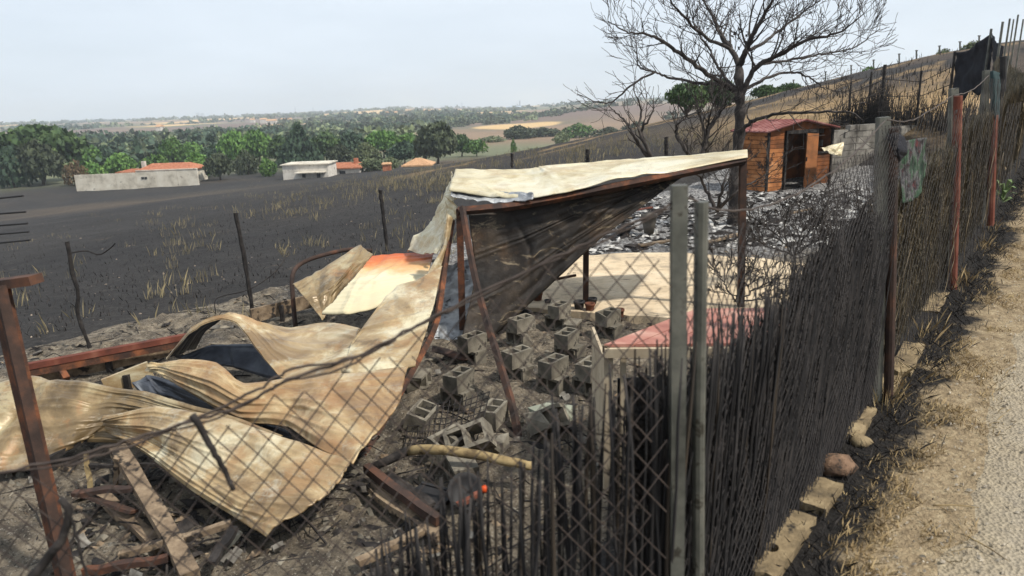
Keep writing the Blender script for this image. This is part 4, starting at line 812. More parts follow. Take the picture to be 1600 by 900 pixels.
board(Pz(160, 775, -.55), Pz(252, 860, -.58), .09, .05, WOOD, 'pale half buried plank left of the thick timber beam')
board(Pz(190, 868, -.52), Pz(362, 818, -.42), .05, .04, WOOD, 'slim pale batten crossing the thick timber beam')
board(Pz(130, 893, -.55), Pz(262, 872, -.5), .05, .04, RUST, 'rusty angle strip below the slim batten')
board(Pz(134, 708, -.3), Pz(142, 762, -.55), .03, .02, YELLOW, 'thin pale upright lath left of the thick timber beam', up=(0, 1, 0))
board(Pz(182, 715, -.3), Pz(180, 758, -.55), .035, .02, WOOD, 'thin grey upright lath behind the thick timber beam', up=(0, 1, 0))
board(Pz(140, 728, -.4), Pz(280, 726, -.42), .025, .025, CHAR, 'black thin batten lying behind the thick timber beam')
board(Pz(330, 878, -.5), Pz(366, 826, -.42), .06, .03, CHAR, 'black board end under the curled sheet corner')
board(Pz(348, 862, -.52), Pz(374, 830, -.46), .05, .02, GALV, 'small grey ribbed strip beside the black board end')
board(Pz(66, 718, -.45), Pz(132, 684, -.4), .1, .04, CHAR, 'black charred board tucked below the olive sheet')
log('yellow_log', [Pz(640, 704, -.36), Pz(680, 702, -.3), (Pz(740, 710, -.32)), Pz(800, 722, -.36), Pz(830, 728, -.4)], .038, YELLOW, 'pale yellow barkless log lying across the rubble', 'log')
log('charred_branch', [Pz(640, 704, -.36), Pz(600, 722, -.42), Pz(572, 735, -.48)], .035, CHAR, 'dark forked branch at the left end of the yellow log', 'branch')
board(Pz(572, 732, -.4), Pz(685, 815, -.45), .06, .06, RUSTD, 'dark square bar slanting below the yellow log')
board(Pz(580, 760, -.5), Pz(690, 842, -.52), .1, .05, WOOD, 'scorched plank just under the dark square bar')
board(Pz(605, 745, -.5), Pz(670, 790, -.5), .12, .02, CHAR, 'black flat board inside the dark bar angle')
board(Pz(640, 770, -.54), Pz(690, 790, -.54), .3, .02, BLACKM, 'dark grey flat sheet scrap beside the black pan', up=(0, 0, 1))
board(Pz(715, 790, -.5), Pz(750, 770, -.46), .04, .03, RUSTR, 'short reddish stick right of the black pan')
board(Pz(560, 880, -.5), Pz(660, 830, -.5), .06, .04, WOOD, 'pale stick at the bottom edge left of the reeds')
b = MB(); p = Pz(727, 768, -.47); rot = Matrix.Rotation(.9, 3, 'X') @ Matrix.Rotation(.2, 3, 'Y'); b.lathe(p, [(.02, -.02), (.1, -.02), (.125, .02), (.12, .025), (.09, -.005), (.02, -.008)], 22, rot=rot); o = b.build('frying_pan', BLACKM, smooth=True); tag(o, 'round black pan lying in rubble below the yellow log', 'pan')
bb = MB(); bb.bar(p + Vector((-.1, .02, 0)), p + Vector((-.3, .08, .03)), .025, .012); bb.build('handle', BLACKM, o)
b = MB(); p = Pz(757, 764, -.46); vs_ = [p + Vector(q) * .028 for q in ICO2[0]]; b.add(vs_, ICO2[1]); o = b.build('orange_ball', mat('orange_red', [(178, 62, 26), (206, 84, 36)], 8, rough=.5, bump=.1), smooth=True); tag(o, 'small orange red ball beside the round black pan', 'ball')
bb = MB(); bb.tube([p + Vector((0, 0, .036)), p + Vector((.004, 0, .048))], .007, 6); bb.build('valve', BLACKM, o)
for k, (px, py, s_, m_, lb) in enumerate([(905, 490, .13, BLACKM, 'black soot covered pot at the foot of the slab post, left'), (922, 492, .12, CLAY, 'brown terracotta pot at the foot of the slab post'), (926, 482, .11, BLACKM, 'black soot covered pot behind the terracotta pot'),
        (840, 476, .13, CLAY, 'dull terracotta pot left on the slab edge'), (822, 470, .15, BLACKM, 'black pot at the lower tip of the sooty sheet'), (856, 480, .08, BLACKM, 'small black pot right of the dull terracotta pot'), (968, 500, .11, CLAY, 'brown pot behind the pier above the hutch'), (818, 500, .2, BLACKM, 'wide black basin behind the left pier'),
        (1014, 364, .3, mat('ash_grey_drum', [(78, 74, 68), (116, 110, 102)], 4), 'round ash grey drum in the debris beyond the slab'), (976, 366, .28, BLACKM, 'low black tub in the debris beyond the slab')]):
    p = Pz(px, py, -.58 if k < 8 else -.56); b = MB(); hh_ = s_ * (1.3 if k not in (7, 9) else .55)
    b.lathe(p, [(s_ * .32, 0), (s_ * .45, hh_ * .5), (s_ * .5, hh_ * .8), (s_ * .56, hh_ * .82), (s_ * .56, hh_), (s_ * .46, hh_), (s_ * .38, hh_ * .3)], 14); o = b.build('plant_pot' if k < 7 else 'drum' if k == 8 else 'basin', m_, smooth=True); tag(o, lb, 'pot' if k < 7 else 'drum' if k == 8 else 'basin', 'scorched pots around the slab' if k < 7 else None)
b = MB()
# fallen wire grid by the bent leg
gx = [Pz(640, 640, -.45), Pz(765, 612, -.35), Pz(740, 700, -.5), Pz(628, 712, -.56)]
th = thing('wire_grid', tuple(gx[3]), 'sagging black wire grid panel beside the bent leg', 'wire grid')
for k in range(15):
    f = k / 14; a_ = gx[0].lerp(gx[1], f); c2 = gx[3].lerp(gx[2], f); b = MB(); b.tube([a_, a_.lerp(c2, .5) - Vector((0, 0, .05)), c2], .005, 4); b.build('rod', CHAR, th)
for k in range(9):
    f = k / 8; a_ = gx[0].lerp(gx[3], f); c2 = gx[1].lerp(gx[2], f); b = MB(); b.tube([a_, a_.lerp(c2, .5) - Vector((0, 0, .05)), c2], .005, 4); b.build('rod', CHAR, th)
# scattered boards behind the slab
for k, (px, py, a, L, ci, lb) in enumerate([(900, 345, .1, 1.3, 0, 'long reddish board lying at the left behind the slab'), (925, 352, .5, .9, 0, 'shorter reddish board beside the long reddish one'), (950, 340, 2.8, 1.1, 2, 'pale board pointing toward the ash grey drum'),
        (905, 372, 2.2, .7, 1, 'black board nearest the left corner of the slab'), (985, 330, .3, 1.2, 0, 'reddish board just behind the ash grey drum'), (1040, 335, 2.6, .8, 1, 'black board right of the ash grey drum'), (1035, 378, .2, .9, 2, 'pale board at the rear edge of the slab'),
        (1085, 360, 1.2, .8, 1, 'black board behind the two grey fence posts'), (1130, 372, .4, 1.0, 2, 'pale board left of the upright frame post'), (1190, 350, 2.9, 1.1, 1, 'black board right of the upright frame post'), (1250, 330, .5, .9, 2, 'pale board in the ash before the orange hut'), (1300, 345, 2.4, .9, 1, 'black board in the ash before the block wall')]):
    p = Pz(px, py, -.53); d = Vector((math.cos(a), math.sin(a), rnd.uniform(-.05, .12))) * L / 2
    board(p - d, p + d, rnd.uniform(.08, .18), .03, [RUSTR, CHAR, WOOD][ci], lb, 'scrap_board', group='scrap boards in the ash beyond the slab')
# uncountable rubble chips over the plot
def chips(name, n, fn, m, label, cat, smin, smax, flat=.6, seed=1):
    g = random.Random(seed); b = MB(); k = 0
    while k < n:
        q = fn(g)
        if q is None: continue
        x, y, z = q; s_ = smin + (smax - smin) * g.random() ** 2.5; a = g.uniform(0, 6.28)
        ex, ey = Vector((math.cos(a), math.sin(a), g.uniform(-.4, .4))), Vector((-math.sin(a), math.cos(a), g.uniform(-.4, .4))); ez = Vector((g.uniform(-.2, .2), g.uniform(-.2, .2), 1)); c = Vector((x, y, z + s_ * .15))
        la, lb_, lc = s_ * g.uniform(.6, 1.6), s_ * g.uniform(.3, .8), s_ * flat * g.uniform(.3, .8)
        b.add([c - ex * la - ez * lc, c + ey * lb_ - ez * lc, c + ex * la * .9 - ez * lc * .8, c - ey * lb_ - ez * lc, c + ex * la * .2 + ez * lc, c - ex * la * .5 + ey * lb_ * .3 + ez * lc * .9], [(0, 3, 4, 5), (3, 2, 4), (2, 1, 4), (1, 0, 5), (1, 5, 4), (0, 1, 2, 3)]); k += 1
    o = b.build(name, m); return tag(o, label, cat, kind='stuff')
def plot_pt(g, ymax=13, lo=-4, hi=12):
    u = g.uniform(lo, hi); v = g.uniform(1.2, 8.8); x, y = xy(u, v)
    if y < 2.5 or y > ymax or abs(x) > y * .85: return None
    return x, y, PLOTZ(x, y)
def PLOTZ(x, y): return hz(x, y) + .03
_U = np.linspace(-4.5, 21.5, 560)
def near_pt(g):
    y = 3.0 + 9.5 * g.random() ** 1.6; x = g.uniform(-.8, .55) * y; u, v = uv(x, y)
    if v < 1.1 or v > 8.7 or u < -4.2: return None
    return x, y, -.645 + .05 * g.random()
def back_pt(g):
    y = g.uniform(12.4, 20); x = g.uniform(-.02, .55) * y; u, v = uv(x, y)
    if v < 1.8 or v > 8.7: return None
    return x, y, -.63 + .04 * g.random()
chips('rubble_chips', 2600, near_pt, BLOCK, 'pale rubble crumbs strewn over the burnt plot floor', 'rubble', .008, .07, seed=2)
chips('charcoal_chips', 2600, near_pt, CHAR, 'black charcoal flakes strewn over the burnt plot floor', 'charcoal', .01, .11, .25, seed=3)
chips('wood_splinters', 1500, near_pt, WOOD, 'pale wood splinters strewn over the burnt plot floor', 'splinters', .01, .09, .25, seed=4)
chips('ash_flakes', 2600, back_pt, mat('white_ash', [(150, 148, 144), (206, 204, 200)], 8), 'white grey ash flakes beyond the concrete slab', 'ash', .02, .14, .3, seed=5)
chips('charcoal_heap', 2600, back_pt, CHAR, 'black charcoal bits beyond the concrete slab', 'charcoal', .02, .2, .3, seed=6)
# tangle of thin burnt twigs and wires in the near rubble
b = MB(); g = random.Random(9)
for k in range(1000):
    q = near_pt(g)
    if q is None: continue
    p = Vector(q); a = g.uniform(0, 6.28); L = g.uniform(.1, .5); d = Vector((math.cos(a), math.sin(a), g.uniform(-.05, .25))) * L
    b.tube([p, p + d * .5 + Vector((0, 0, g.uniform(0, .06))), p + d], [g.uniform(.003, .009)] * 3, 3, False)
o = b.build('burnt_twigs', CHAR); b = MB()
for k in range(150):
    q = near_pt(g); 
    if q is None: continue
    p = Vector(q) + Vector((0, 0, .02)); a = g.uniform(0, 6.28); Ls = g.uniform(.04, .13); d = Vector((math.cos(a), math.sin(a), 0)); sd_ = Vector((-math.sin(a), math.cos(a), g.uniform(-.3, .3))) * Ls * g.uniform(.15, .5); cv = [p + d * Ls * (i / 4 - .5) + Vector((0, 0, g.uniform(0, .06))) for i in range(5)]
    b.add([c + sd_ * s for c in cv for s in (-1, 1)] + [c + sd_ * s - Vector((0, 0, .003)) for c in cv for s in (-1, 1)], [(2 * i, 2 * i + 1, 2 * i + 3, 2 * i + 2) for i in range(4)] + [(10 + 2 * i, 12 + 2 * i, 13 + 2 * i, 11 + 2 * i) for i in range(4)])
ob_ = b.build('curled_scraps', mat('scrap_metal', [(58, 55, 52), (96, 92, 86), (140, 136, 128)], 9, mode='World')); tag(ob_, 'small curled grey metal scraps littering the plot floor', 'scraps', kind='stuff')
tag(o, 'thin black burnt twigs and wires littering the plot floor', 'twigs', kind='stuff')
# ================================================================== FENCE ALONG THE PATH
def ground_px(px, py, it=9):        # where lines of sight meet the ground (arrays)
    px = np.asarray(px, float); py = np.asarray(py, float); M_ = np.array(CAMR); d = np.stack([(px - 800) / FPX, -(py - 450) / FPX, -np.ones_like(px)], -1) @ M_.T
    lo = np.full(px.shape, .5); t = lo.copy(); hit = np.zeros(px.shape, bool); prev = t.copy()
    tt = .6
    while tt < 400:
        x, y, z = d[:, 0] * tt, d[:, 1] * tt, EYE + d[:, 2] * tt; below = (z < height(x, y)) & ~hit; t[below] = tt; hit |= below
        if hit.all(): break
        tt *= 1.025
    x, y = d[:, 0] * t, d[:, 1] * t; return x[hit], y[hit], height(x[hit], y[hit])
POST_U = [-1.17, 1.97, 5.33, 8.5, 11.6, 14.6]
E0 = np.array((-1.75, 1.62)); E1 = np.array(xy(-1.17, 0.0))
fence = thing('chain_link_fence', (float(E1[0]), float(E1[1]), 0), 'chain link fence with grey and rust red posts along the path', 'fence')
def pole(a_, c2, r, m, n=10, cap=True):
    b = MB(); b.tube([a_, a_.lerp(c2, .5) + Vector((rnd.uniform(-.004, .004), rnd.uniform(-.004, .004), 0)), c2], r, n); o = b.build('post', m, fence, smooth=False); return o
def px_pole(px, pt, pxb, u, r, m, below=.1, n=10, voff=0.0):
    x, y = xy(u, voff); top = Pd(px, pt, y); bot = Vector((Pd(pxb, 600, y).x if False else x, y, hz(x, y) - below)); top.x = x + (top.x - x) * 1.0; return pole(bot, top, r, m, n)
def post_at(pt, pb, u_y, r, m, n=10, sq=False):
    a_ = Pd(pt[0], pt[1], u_y); c2 = Pd(pb[0], pb[1], u_y)
    if sq: b = MB(); b.bar(a_, c2, r * 2, r * 1.5, (0, 1, 0)); return b.build('post', m, fence)
    return pole(c2, a_, r, m, n)
post_at((1061, 289), (1056, 1010), 1.95, .0215, GALV, sq=True); post_at((1096, 315), (1091, 1010), 2.06, .0205, GALV)
post_at((1380, 183), (1366, 650), 4.36, .034, GALV, sq=True); post_at((1396, 200), (1388, 636), 4.34, .03, RUSTD)
post_at((1490, 138), (1484, 440), 7.05, .036, GALV, sq=True); post_at((1497, 150), (1488, 462), 6.92, .04, RUSTR)
post_at((1541, 110), (1533, 350), 9.5, .036, GALV, sq=True); post_at((1553, 180), (1547, 352), 9.36, .05, RUSTR)
post_at((1568, 88), (1562, 288), 11.7, .05, BLACKM)
for (px, pt, yy, r) in ((1549, 45, 21, .05), (1567, 34, 19, .045), (1578, 29, 24, .045), (1584, 30, 29, .04), (1591, 23, 27, .045), (1599, 30, 26, .04), (1575, 88, 14.5, .045)):
    a_ = Pd(px, pt, yy); z_ = hz(a_.x, a_.y); pole(Vector((a_.x - .05, a_.y, min(z_, a_.z - 1.2) - .1)), a_, r * .65, GALV, 6)
def chain(p0, p1, ztop, zbot, cell, rad, name='mesh_panel', wob=.006, seg=.12, seed=0, sag=lambda s: 0.0, n=3, m=None):
    p0 = np.array(p0); p1 = np.array(p1); L = float(np.linalg.norm(p1 - p0)); d = (p1 - p0) / L; nrm = np.array((-d[1], d[0])); b = MB(); H_ = max(ztop(s) - zbot(s) for s in np.linspace(0, L, 12))
    g = random.Random(seed)
    for sgn in (1, -1):
        k0 = int(-H_ / cell) - 1; k1 = int((L + H_) / cell) + 1
        for k in range(k0, k1):
            pts = []; off = g.uniform(-.15, .15) * cell; z = 0.0
            while z <= H_ + 1e-6:
                s_ = k * cell + off + sgn * z * .82; 
                if 0 <= s_ <= L and zbot(s_) + z <= ztop(s_):
                    wv = nrm * (sag(s_) * (z / H_) + wob * math.sin(9 * s_ + 5 * z + seed) * 1.5)
                    x, y = p0 + d * s_ + wv; pts.append((x, y, zbot(s_) + z))
                else:
                    if len(pts) > 1: b.tube(pts, rad, n, False)
                    pts = []
                z += seg
            if len(pts) > 1: b.tube(pts, rad, n, False)
    o = b.build(name, m or WIREB, fence); o['kind'] = 'stuff'; return o
def line_from_px(pts, p0, p1):       # photo heights along a fence bay -> height as function of distance
    p0 = np.array(p0); d = np.array(p1) - p0; L = np.linalg.norm(d); d = d / L; S, Zs = [], []
    for px, py in pts:
        v = ray(px, py); k = v.x / v.y; s_ = (p0[0] - k * p0[1]) / (k * d[1] - d[0]); y = p0[1] + d[1] * s_; S.append(s_); Zs.append(EYE + v.z / v.y * y)
    o = np.argsort(S); S = np.array(S)[o]; Zs = np.array(Zs)[o]; return lambda s: float(np.interp(s, S, Zs))
top0 = line_from_px([(-40, 745), (100, 718), (320, 652), (400, 622), (450, 592), (540, 565), (700, 482), (850, 410), (960, 360), (1050, 315)], E0, E1)
chain(E0, E1, top0, lambda s: -.1, .072, .0021, seed=1, sag=lambda s: .05 * math.sin(s * 2), seg=.08, wob=.009, m=WIRE)
P1, P2, P3, P4 = [np.array(xy(u, 0.0)) for u in POST_U[1:5]]
top1 = line_from_px([(1060, 300), (1150, 330), (1250, 300), (1380, 195)], E1, P1)
chain(E1, P1, top1, lambda s: .03, .06, .0018, seed=2)
top2 = line_from_px([(1385, 190), (1430, 185), (1488, 150)], P1, P2)
chain(P1, P2, top2, lambda s: .05, .13, .0016, seed=3, seg=.2)
top3 = line_from_px([(1490, 150), (1520, 140), (1545, 118)], P2, P3)
chain(P2, P3, top3, lambda s: .12, .17, .0018, seed=4, seg=.25)
chain(P3, P4, lambda s: hz(*P3) + 1.9, lambda s: .3, .2, .0022, seed=5, seg=.3)
def strand(pts, r, m=WIRE, n=5, name='tension_wire'):
    c = catmull(pts, len(pts) * 6); c = c + (R_.uniform(size=c.shape) - .5) * .008; b = MB(); b.tube(c, r, n); return b.build(name, m, fence, smooth=True)
def bay_pt(px, py, p0, p1, dz=0):
    p0 = np.array(p0); d = np.array(p1) - p0; v = ray(px, py); k = v.x / v.y; s_ = (p0[0] - k * p0[1]) / (k * d[1] - d[0]); y = p0[1] + d[1] * s_; return Pd(px, py, y)
tw = [(-40, 745), (100, 718), (210, 685), (320, 652), (400, 622), (450, 592), (540, 565), (620, 525), (700, 482), (850, 410), (960, 360), (1052, 318)]
strand([bay_pt(px, py, E0, E1) for px, py in tw], .0042); strand([bay_pt(px, py + 5 + 4 * math.sin(px / 37), E0, E1) for px, py in tw], .003)
strand([bay_pt(px, py + 12 * math.sin(px / 90), E0, E1) for px, py in tw[1:8]], .004)
strand([bay_pt(px, py, E1, P1) for px, py in ((1056, 300), (1150, 330), (1250, 300), (1330, 245), (1382, 190))], .004)
strand([bay_pt(px, py, P1, P2) for px, py in ((1386, 188), (1430, 186), (1488, 150))], .004); strand([bay_pt(px, py, P2, P3) for px, py in ((1490, 150), (1520, 140), (1545, 118))], .005)
# charred twigs caught in the near mesh
for k, (pts, r, lb) in enumerate([([(308, 640), (330, 680), (352, 715), (370, 756)], .010, 'charred twig hanging in the mesh over the nearest tan sheet'), ([(52, 905), (85, 862), (108, 830), (118, 790), (105, 770)], .014, 'thick charred twig caught in the mesh at the lower left corner'),
                               ([(118, 790), (132, 840), (150, 905)], .005, 'thin black twig beside the thick charred twig at lower left')]):
    c = catmull([bay_pt(px, py, E0, E1) + Vector((0, -.03, 0)) for px, py in pts], 14) + (R_.uniform(size=(14, 3)) - .5) * .006; b = MB(); b.tube(c, [r * (1 - .4 * i / 14) for i in range(14)], 7); o = b.build('charred_twig', CHAR, smooth=True); tag(o, lb, 'twig', 'twigs caught in the fence mesh')
# ------------------------------------------------------------------ burnt reed screening
def reed_mesh(seed):
    g = random.Random(seed); b = MB(); pts = [(g.uniform(-.006, .006) * (k > 0), g.uniform(-.006, .006) * (k > 0), k / 6) for k in range(7)]; b.tube(pts, [.0058 * g.uniform(.8, 1.25) for _ in range(6)] + [.003], 5)
    me = bpy.data.meshes.new('reed'); me.from_pydata(b.v, [], b.f); me.materials.append(REEDT if seed % 9 == 4 else REED); me.polygons.foreach_set('use_smooth', [True] * len(me.polygons)); return me
REEDS = [reed_mesh(i) for i in range(18)]
def interp(pts, x): return float(np.interp(x, [p[0] for p in pts], [p[1] for p in pts]))
def reed_screen(label, p0, p1, tops, s0, s1, step, off, zb, width=1.0, single=True, jit=20):
    p0 = np.array(p0); d = np.array(p1) - p0; L = np.linalg.norm(d); d /= L; nrm = np.array((-d[1], d[0])); th = thing('reed_screen', (float(p0[0]), float(p0[1]), zb), label, 'screen', 'burnt reed screens on the fence'); s_ = s0; mass = MB()
    while s_ < s1:
        x, y = p0 + d * s_ + nrm * (off + rnd.uniform(-.012, .012)); v = None
        px = 800 + FPX * x / (y * math.cos(PITCH) + .9 * math.sin(PITCH)) - 8; py = interp(tops, px) + rnd.uniform(-jit, jit * .8) + (rnd.random() < .12) * rnd.uniform(0, 90)
        top = Pd(px, py, y); gap = False; zg = zb; zt = max(top.z, zg + .15); lean = rnd.gauss(0, .05) * (zt - zg); r_ = width * rnd.uniform(.7, 1.3)
        if not gap:
            if single:
                o = bpy.data.objects.new('reed', rnd.choice(REEDS)); COL.objects.link(o); o.parent = th; o.location = (x - p0[0], y - p0[1], zg - zb); o.scale = (r_, r_, zt - zg); o.rotation_euler = (rnd.gauss(0, .035), rnd.gauss(0, .04), rnd.uniform(0, 6.28))
            else: mass.tube([(x, y, zg), (x + lean * .5 + rnd.uniform(-.01, .01), y, (zg + zt) / 2), (x + lean, y, zt)], [.005 * r_, .0055 * r_, .002], 3, False)
        s_ += step * rnd.uniform(.6, 1.4)
    if mass.v: o = mass.build('reed_bundle', REED, th); o['kind'] = 'stuff'
    return th
L0 = float(np.linalg.norm(E1 - E0)); L1 = float(np.linalg.norm(P1 - E1))
t0_ = [(520, 930), (560, 880), (600, 830), (640, 800), (680, 765), (720, 735), (760, 755), (800, 715), (840, 660), (880, 640), (920, 620), (960, 590), (1010, 560), (1060, 545)]
t1_ = [(1050, 545), (1100, 520), (1150, 490), (1200, 440), (1250, 400), (1300, 375), (1375, 342)]
reed_screen('nearest reed screen, burnt low and stepping up toward the grey posts', E0, E1, t0_, .98, L0 + .02, .011, .02, -.15, 1.0)
reed_screen('second layer of reeds just behind the nearest screen', E0, E1, [(a_, c2 + 70) for a_, c2 in t0_], 1.1, L0, .026, .05, -.15, 1.0, single=False)
reed_screen('dense black reed screen right of the two grey posts', E1, P1, t1_, .02, 1.0, .0115, .02, -.02, .75)
reed_screen('dense black reed screen reaching the second post pair', E1, P1, t1_, .95, L1, .0095, .02, .0, .75, single=False)
reed_screen('inner layer of black reeds behind the dense screen', E1, P1, [(a_, c2 + 150) for a_, c2 in t1_], .0, L1, .0075, .045, .0, .8, single=False)
# dead climbers matted on the bays further up
DEAD = mat('dead_climber', [(66, 62, 53), (98, 90, 74), (132, 119, 95)], 3, bump=0, mode='World')
VINE = mat('pale_vine', [(92, 82, 68), (130, 116, 94)], 5, bump=0)
def matted(label, p0, p1, topf, dens, seed, wd=.006, mm=None, off=0.0):
    mm = mm or DEAD
    g = random.Random(seed); p0 = np.array(p0); d = np.array(p1) - p0; L = float(np.linalg.norm(d)); d /= L; nrm = np.array((-d[1], d[0])); th = thing('climber_screen', (float(p0[0]), float(p0[1]), hz(*p0)), label, 'climber', 'dead climbers matted on the fence'); b = MB()
    for k in range(int(dens * L)):
        s_ = g.uniform(0, L); x, y = p0 + d * s_ + nrm * g.uniform(.07, .16); zb = hz(x, y); zt = topf(s_) + g.gauss(0, .05); z = zb + (zt - zb) * g.random() ** .8; hh_ = min(g.uniform(.05, .22), zt - z + .03); a = g.gauss(0, .6)
        if hh_ < .02: continue
        q = np.array((d[0] * a * hh_, d[1] * a * hh_)); w_ = wd * g.uniform(.5, 1.6)
        b.add([(x - d[0] * w_, y - d[1] * w_, z), (x + d[0] * w_, y + d[1] * w_, z), (x + q[0] + d[0] * w_ + nrm[0] * .01, y + q[1] + d[1] * w_, z + hh_ * .6), (x + q[0] * 1.6, y + q[1] * 1.6, z + hh_)], [(0, 1, 2, 3)])
    o = b.build('stem_mat', mm, th); o['kind'] = 'stuff'
    for k in range(int(1.2 * L) if mm is DEAD else 0):
        s_ = g.uniform(0, L); c = []; z = hz(*(p0 + d * s_)) + .1; zt = topf(s_)
        for i in range(7):
            x, y = p0 + d * s_ - nrm * .012; c.append((x, y, z)); z += (zt - hz(x, y)) / 8 * g.uniform(.3, 1.2); s_ += g.uniform(-.2, .2)
        b = MB(); b.tube(catmull(c, 18), g.uniform(.002, .004), 4, False); b.build('vine_stem', VINE, th, smooth=True)
matted('thin charred twigs matted through the dense black reed screen', E1, P1, line_from_px([(1060, 640), (1100, 620), (1150, 600), (1200, 565), (1270, 500), (1300, 430), (1375, 362)], E1, P1), 4200, 2, .0035, CHAR)
tb2 = line_from_px([(1372, 350), (1400, 335), (1430, 300), (1460, 275), (1488, 250)], P1, P2)
matted('grey brown dead climber on the fence bay right of the second posts', P1, P2, tb2, 5200, 3)
tb3 = line_from_px([(1488, 250), (1515, 215), (1548, 190)], P2, P3)
matted('grey green dead climber on the bay between the two red posts', P2, P3, tb3, 4200, 4, .008)
matted('dead climber on the bay behind the farther red post', P3, P4, lambda s: hz(*P3) + 1.5 + .1 * s, 3000, 5, .011)
P5 = np.array(xy(14.6, .0)); P6 = np.array(Pd(1567, 80, 19).xy)
matted('dead climber on the bay beyond the black post', P4, P5, lambda s: hz(*P4) + 1.5 + .1 * s, 2400, 6, .014)
matted('dead climber on the far bay below the black netting', P5, P6, lambda s: hz(*P5) + 1.4 + .12 * s, 2000, 7, .016)

# cloth rags
def cloth_mat():
    t = NT('patterned_cloth'); co = t.coord('Object'); vo = t.n('ShaderNodeTexVoronoi', Scale=11.0); t.l(co, vo.inputs['Vector']); n = t.noise(co, 7, 4, .6)
    c = t.ramp(n, [(.34, lin((28, 44, 36))), (.47, lin((54, 76, 58))), (.54, lin((88, 86, 88))), (.6, lin((34, 37, 40))), (.68, lin((84, 40, 42)))]); return t.base(c)
CLOTH = cloth_mat()
sheet('patterned_cloth', [D3((1402, 222, 4.75), (1425, 218, 4.9), (1452, 215, 5.05)), D3((1405, 265, 4.8), (1428, 262, 4.95), (1450, 258, 5.08)), D3((1408, 318, 4.78), (1426, 312, 4.92), (1440, 300, 5.0))], 'green patterned cloth with red and white hanging behind the second posts', [CLOTH, CLOTH], nu=30, nv=24, dent=.03, crump=.03, thick=.003, seed=51, cat='cloth', group='rags on the fence', lip=False)
BLK = mat('black_netting', [(24, 25, 30), (40, 41, 48)], 4, bump=.4, bdist=.02)
TEAL = mat('dark_teal_tarp', [(28, 44, 46), (44, 64, 66)], 4, bump=.4, bdist=.02)
sheet('black_rag', [D3((1388, 212, 4.3), (1400, 206, 4.26), (1414, 214, 4.3)), D3((1392, 232, 4.28), (1404, 236, 4.22), (1418, 240, 4.28)), D3((1400, 248, 4.3), (1406, 252, 4.27), (1412, 246, 4.3))], 'small black rag knotted on the second post pair', [BLK, BLK], nu=14, nv=14, dent=.02, crump=.03, thick=.004, seed=52, cat='cloth', group='rags on the fence', lip=False)
sheet('teal_tarp', [D3((1546, 112, 9.4), (1552, 110, 9.3), (1562, 114, 9.4)), D3((1547, 150, 9.35), (1554, 152, 9.25), (1563, 150, 9.4)), D3((1549, 186, 9.4), (1555, 190, 9.32), (1561, 184, 9.4))], 'dark teal tarp wrapped round the farther red post', [TEAL, TEAL], nu=20, nv=14, dent=.03, crump=.03, thick=.006, seed=53, cat='tarp', group='rags on the fence', lip=False)
sheet('black_netting', [D3((1493, 82, 22.4), (1510, 80, 22.0), (1530, 66, 21.5), (1549, 52, 21)), D3((1492, 112, 22.4), (1512, 110, 22.0), (1530, 98, 21.5), (1550, 90, 21)), D3((1491, 140, 22.4), (1504, 158, 22.0), (1516, 140, 21.8), (1528, 150, 21.5), (1538, 134, 21.2), (1549, 142, 21))], 'black shade netting stretched at the top of the plot', [BLK, BLK], nu=20, nv=36, dent=.12, thick=.01, seed=54, cat='netting', group='black netting at the top of the plot', lip=False)
sheet('black_netting', [D3((1549, 52, 21), (1558, 66, 20), (1566, 74, 19)), D3((1550, 90, 21), (1558, 98, 20), (1566, 104, 19)), D3((1549, 128, 21), (1558, 120, 20), (1567, 128, 19))], 'torn black netting right of the tall grey post', [BLK, BLK], nu=16, nv=20, dent=.1, crump=.06, thick=.01, seed=55, cat='netting', group='black netting at the top of the plot', lip=False)
# back fence of the plot: burnt posts and stems
bf = thing('wire_fence', tuple(Pd(1382, 190, 24)), 'burnt wire fence with black posts across the slope behind the hut', 'fence')
BFP = [(1330, 128, 198, 25), (1362, 112, 195, 24.5), (1383, 101, 192, 24), (1440, 110, 182, 23.4), (1492, 80, 170, 22.4)]
for (px, pt, pb, yy) in BFP: b = MB(); a_ = Pd(px, pt, yy); b.tube([(a_.x, a_.y, min(hz(a_.x, a_.y), a_.z - .5) - .1), a_], .05 if px in (1383,) else .035, 6); b.build('post', CHAR, bf)
for f in (.25, .55, .85):
    b = MB(); b.tube([Pd(px, pt + (pb - pt) * f, yy) for px, pt, pb, yy in BFP], .012, 4, False); b.build('wire', CHAR, bf)
b = MB(); g = random.Random(4)
for k in range(900):
    px = g.uniform(1300, 1540) if k % 4 else g.gauss(1372, 12); yy = np.interp(px, [1330, 1492, 1549], [25, 22.4, 21]) + g.uniform(-.3, .5); p = Pd(px, 150, float(yy)); z_ = hz(p.x, p.y) - .05; hh_ = g.uniform(.2, 1.1) * (1.25 if abs(px - 1372) < 25 or px > 1480 else 1)
    b.tube([(p.x, p.y, z_), (p.x + g.uniform(-.1, .1), p.y, z_ + hh_ * .5), (p.x + g.uniform(-.2, .2), p.y, z_ + hh_)], [.014, .012, .004], 3, False)
o = b.build('burnt_stems', CHAR); tag(o, 'thin black burnt stems along the back wire fence', 'stems', kind='stuff')
# small wire fence on the crest
for k, px in enumerate((1240, 1290, 1330, 1365, 1405, 1432, 1468, 1500, 1530)):
    yy = 62 - k * 1.2; pc = float(np.interp(px, [1170, 1300, 1400, 1500, 1545], [158, 124, 100, 80, 66])); a_ = Pd(px, pc - 14, yy); b = MB(); b.tube([Pd(px, pc + 6, yy), a_], .06, 5); o = b.build('crest_post', GALV); tag(o, 'thin grey fence post on the hill crest, %s from the left' % ('first second third fourth fifth sixth seventh eighth ninth'.split()[k]), 'post', 'fence posts on the hill crest'); bb = MB(); bb.box(a_ + Vector((0, 0, .03)), (.15, .15, .06)); bb.build('cap', GALV, o)

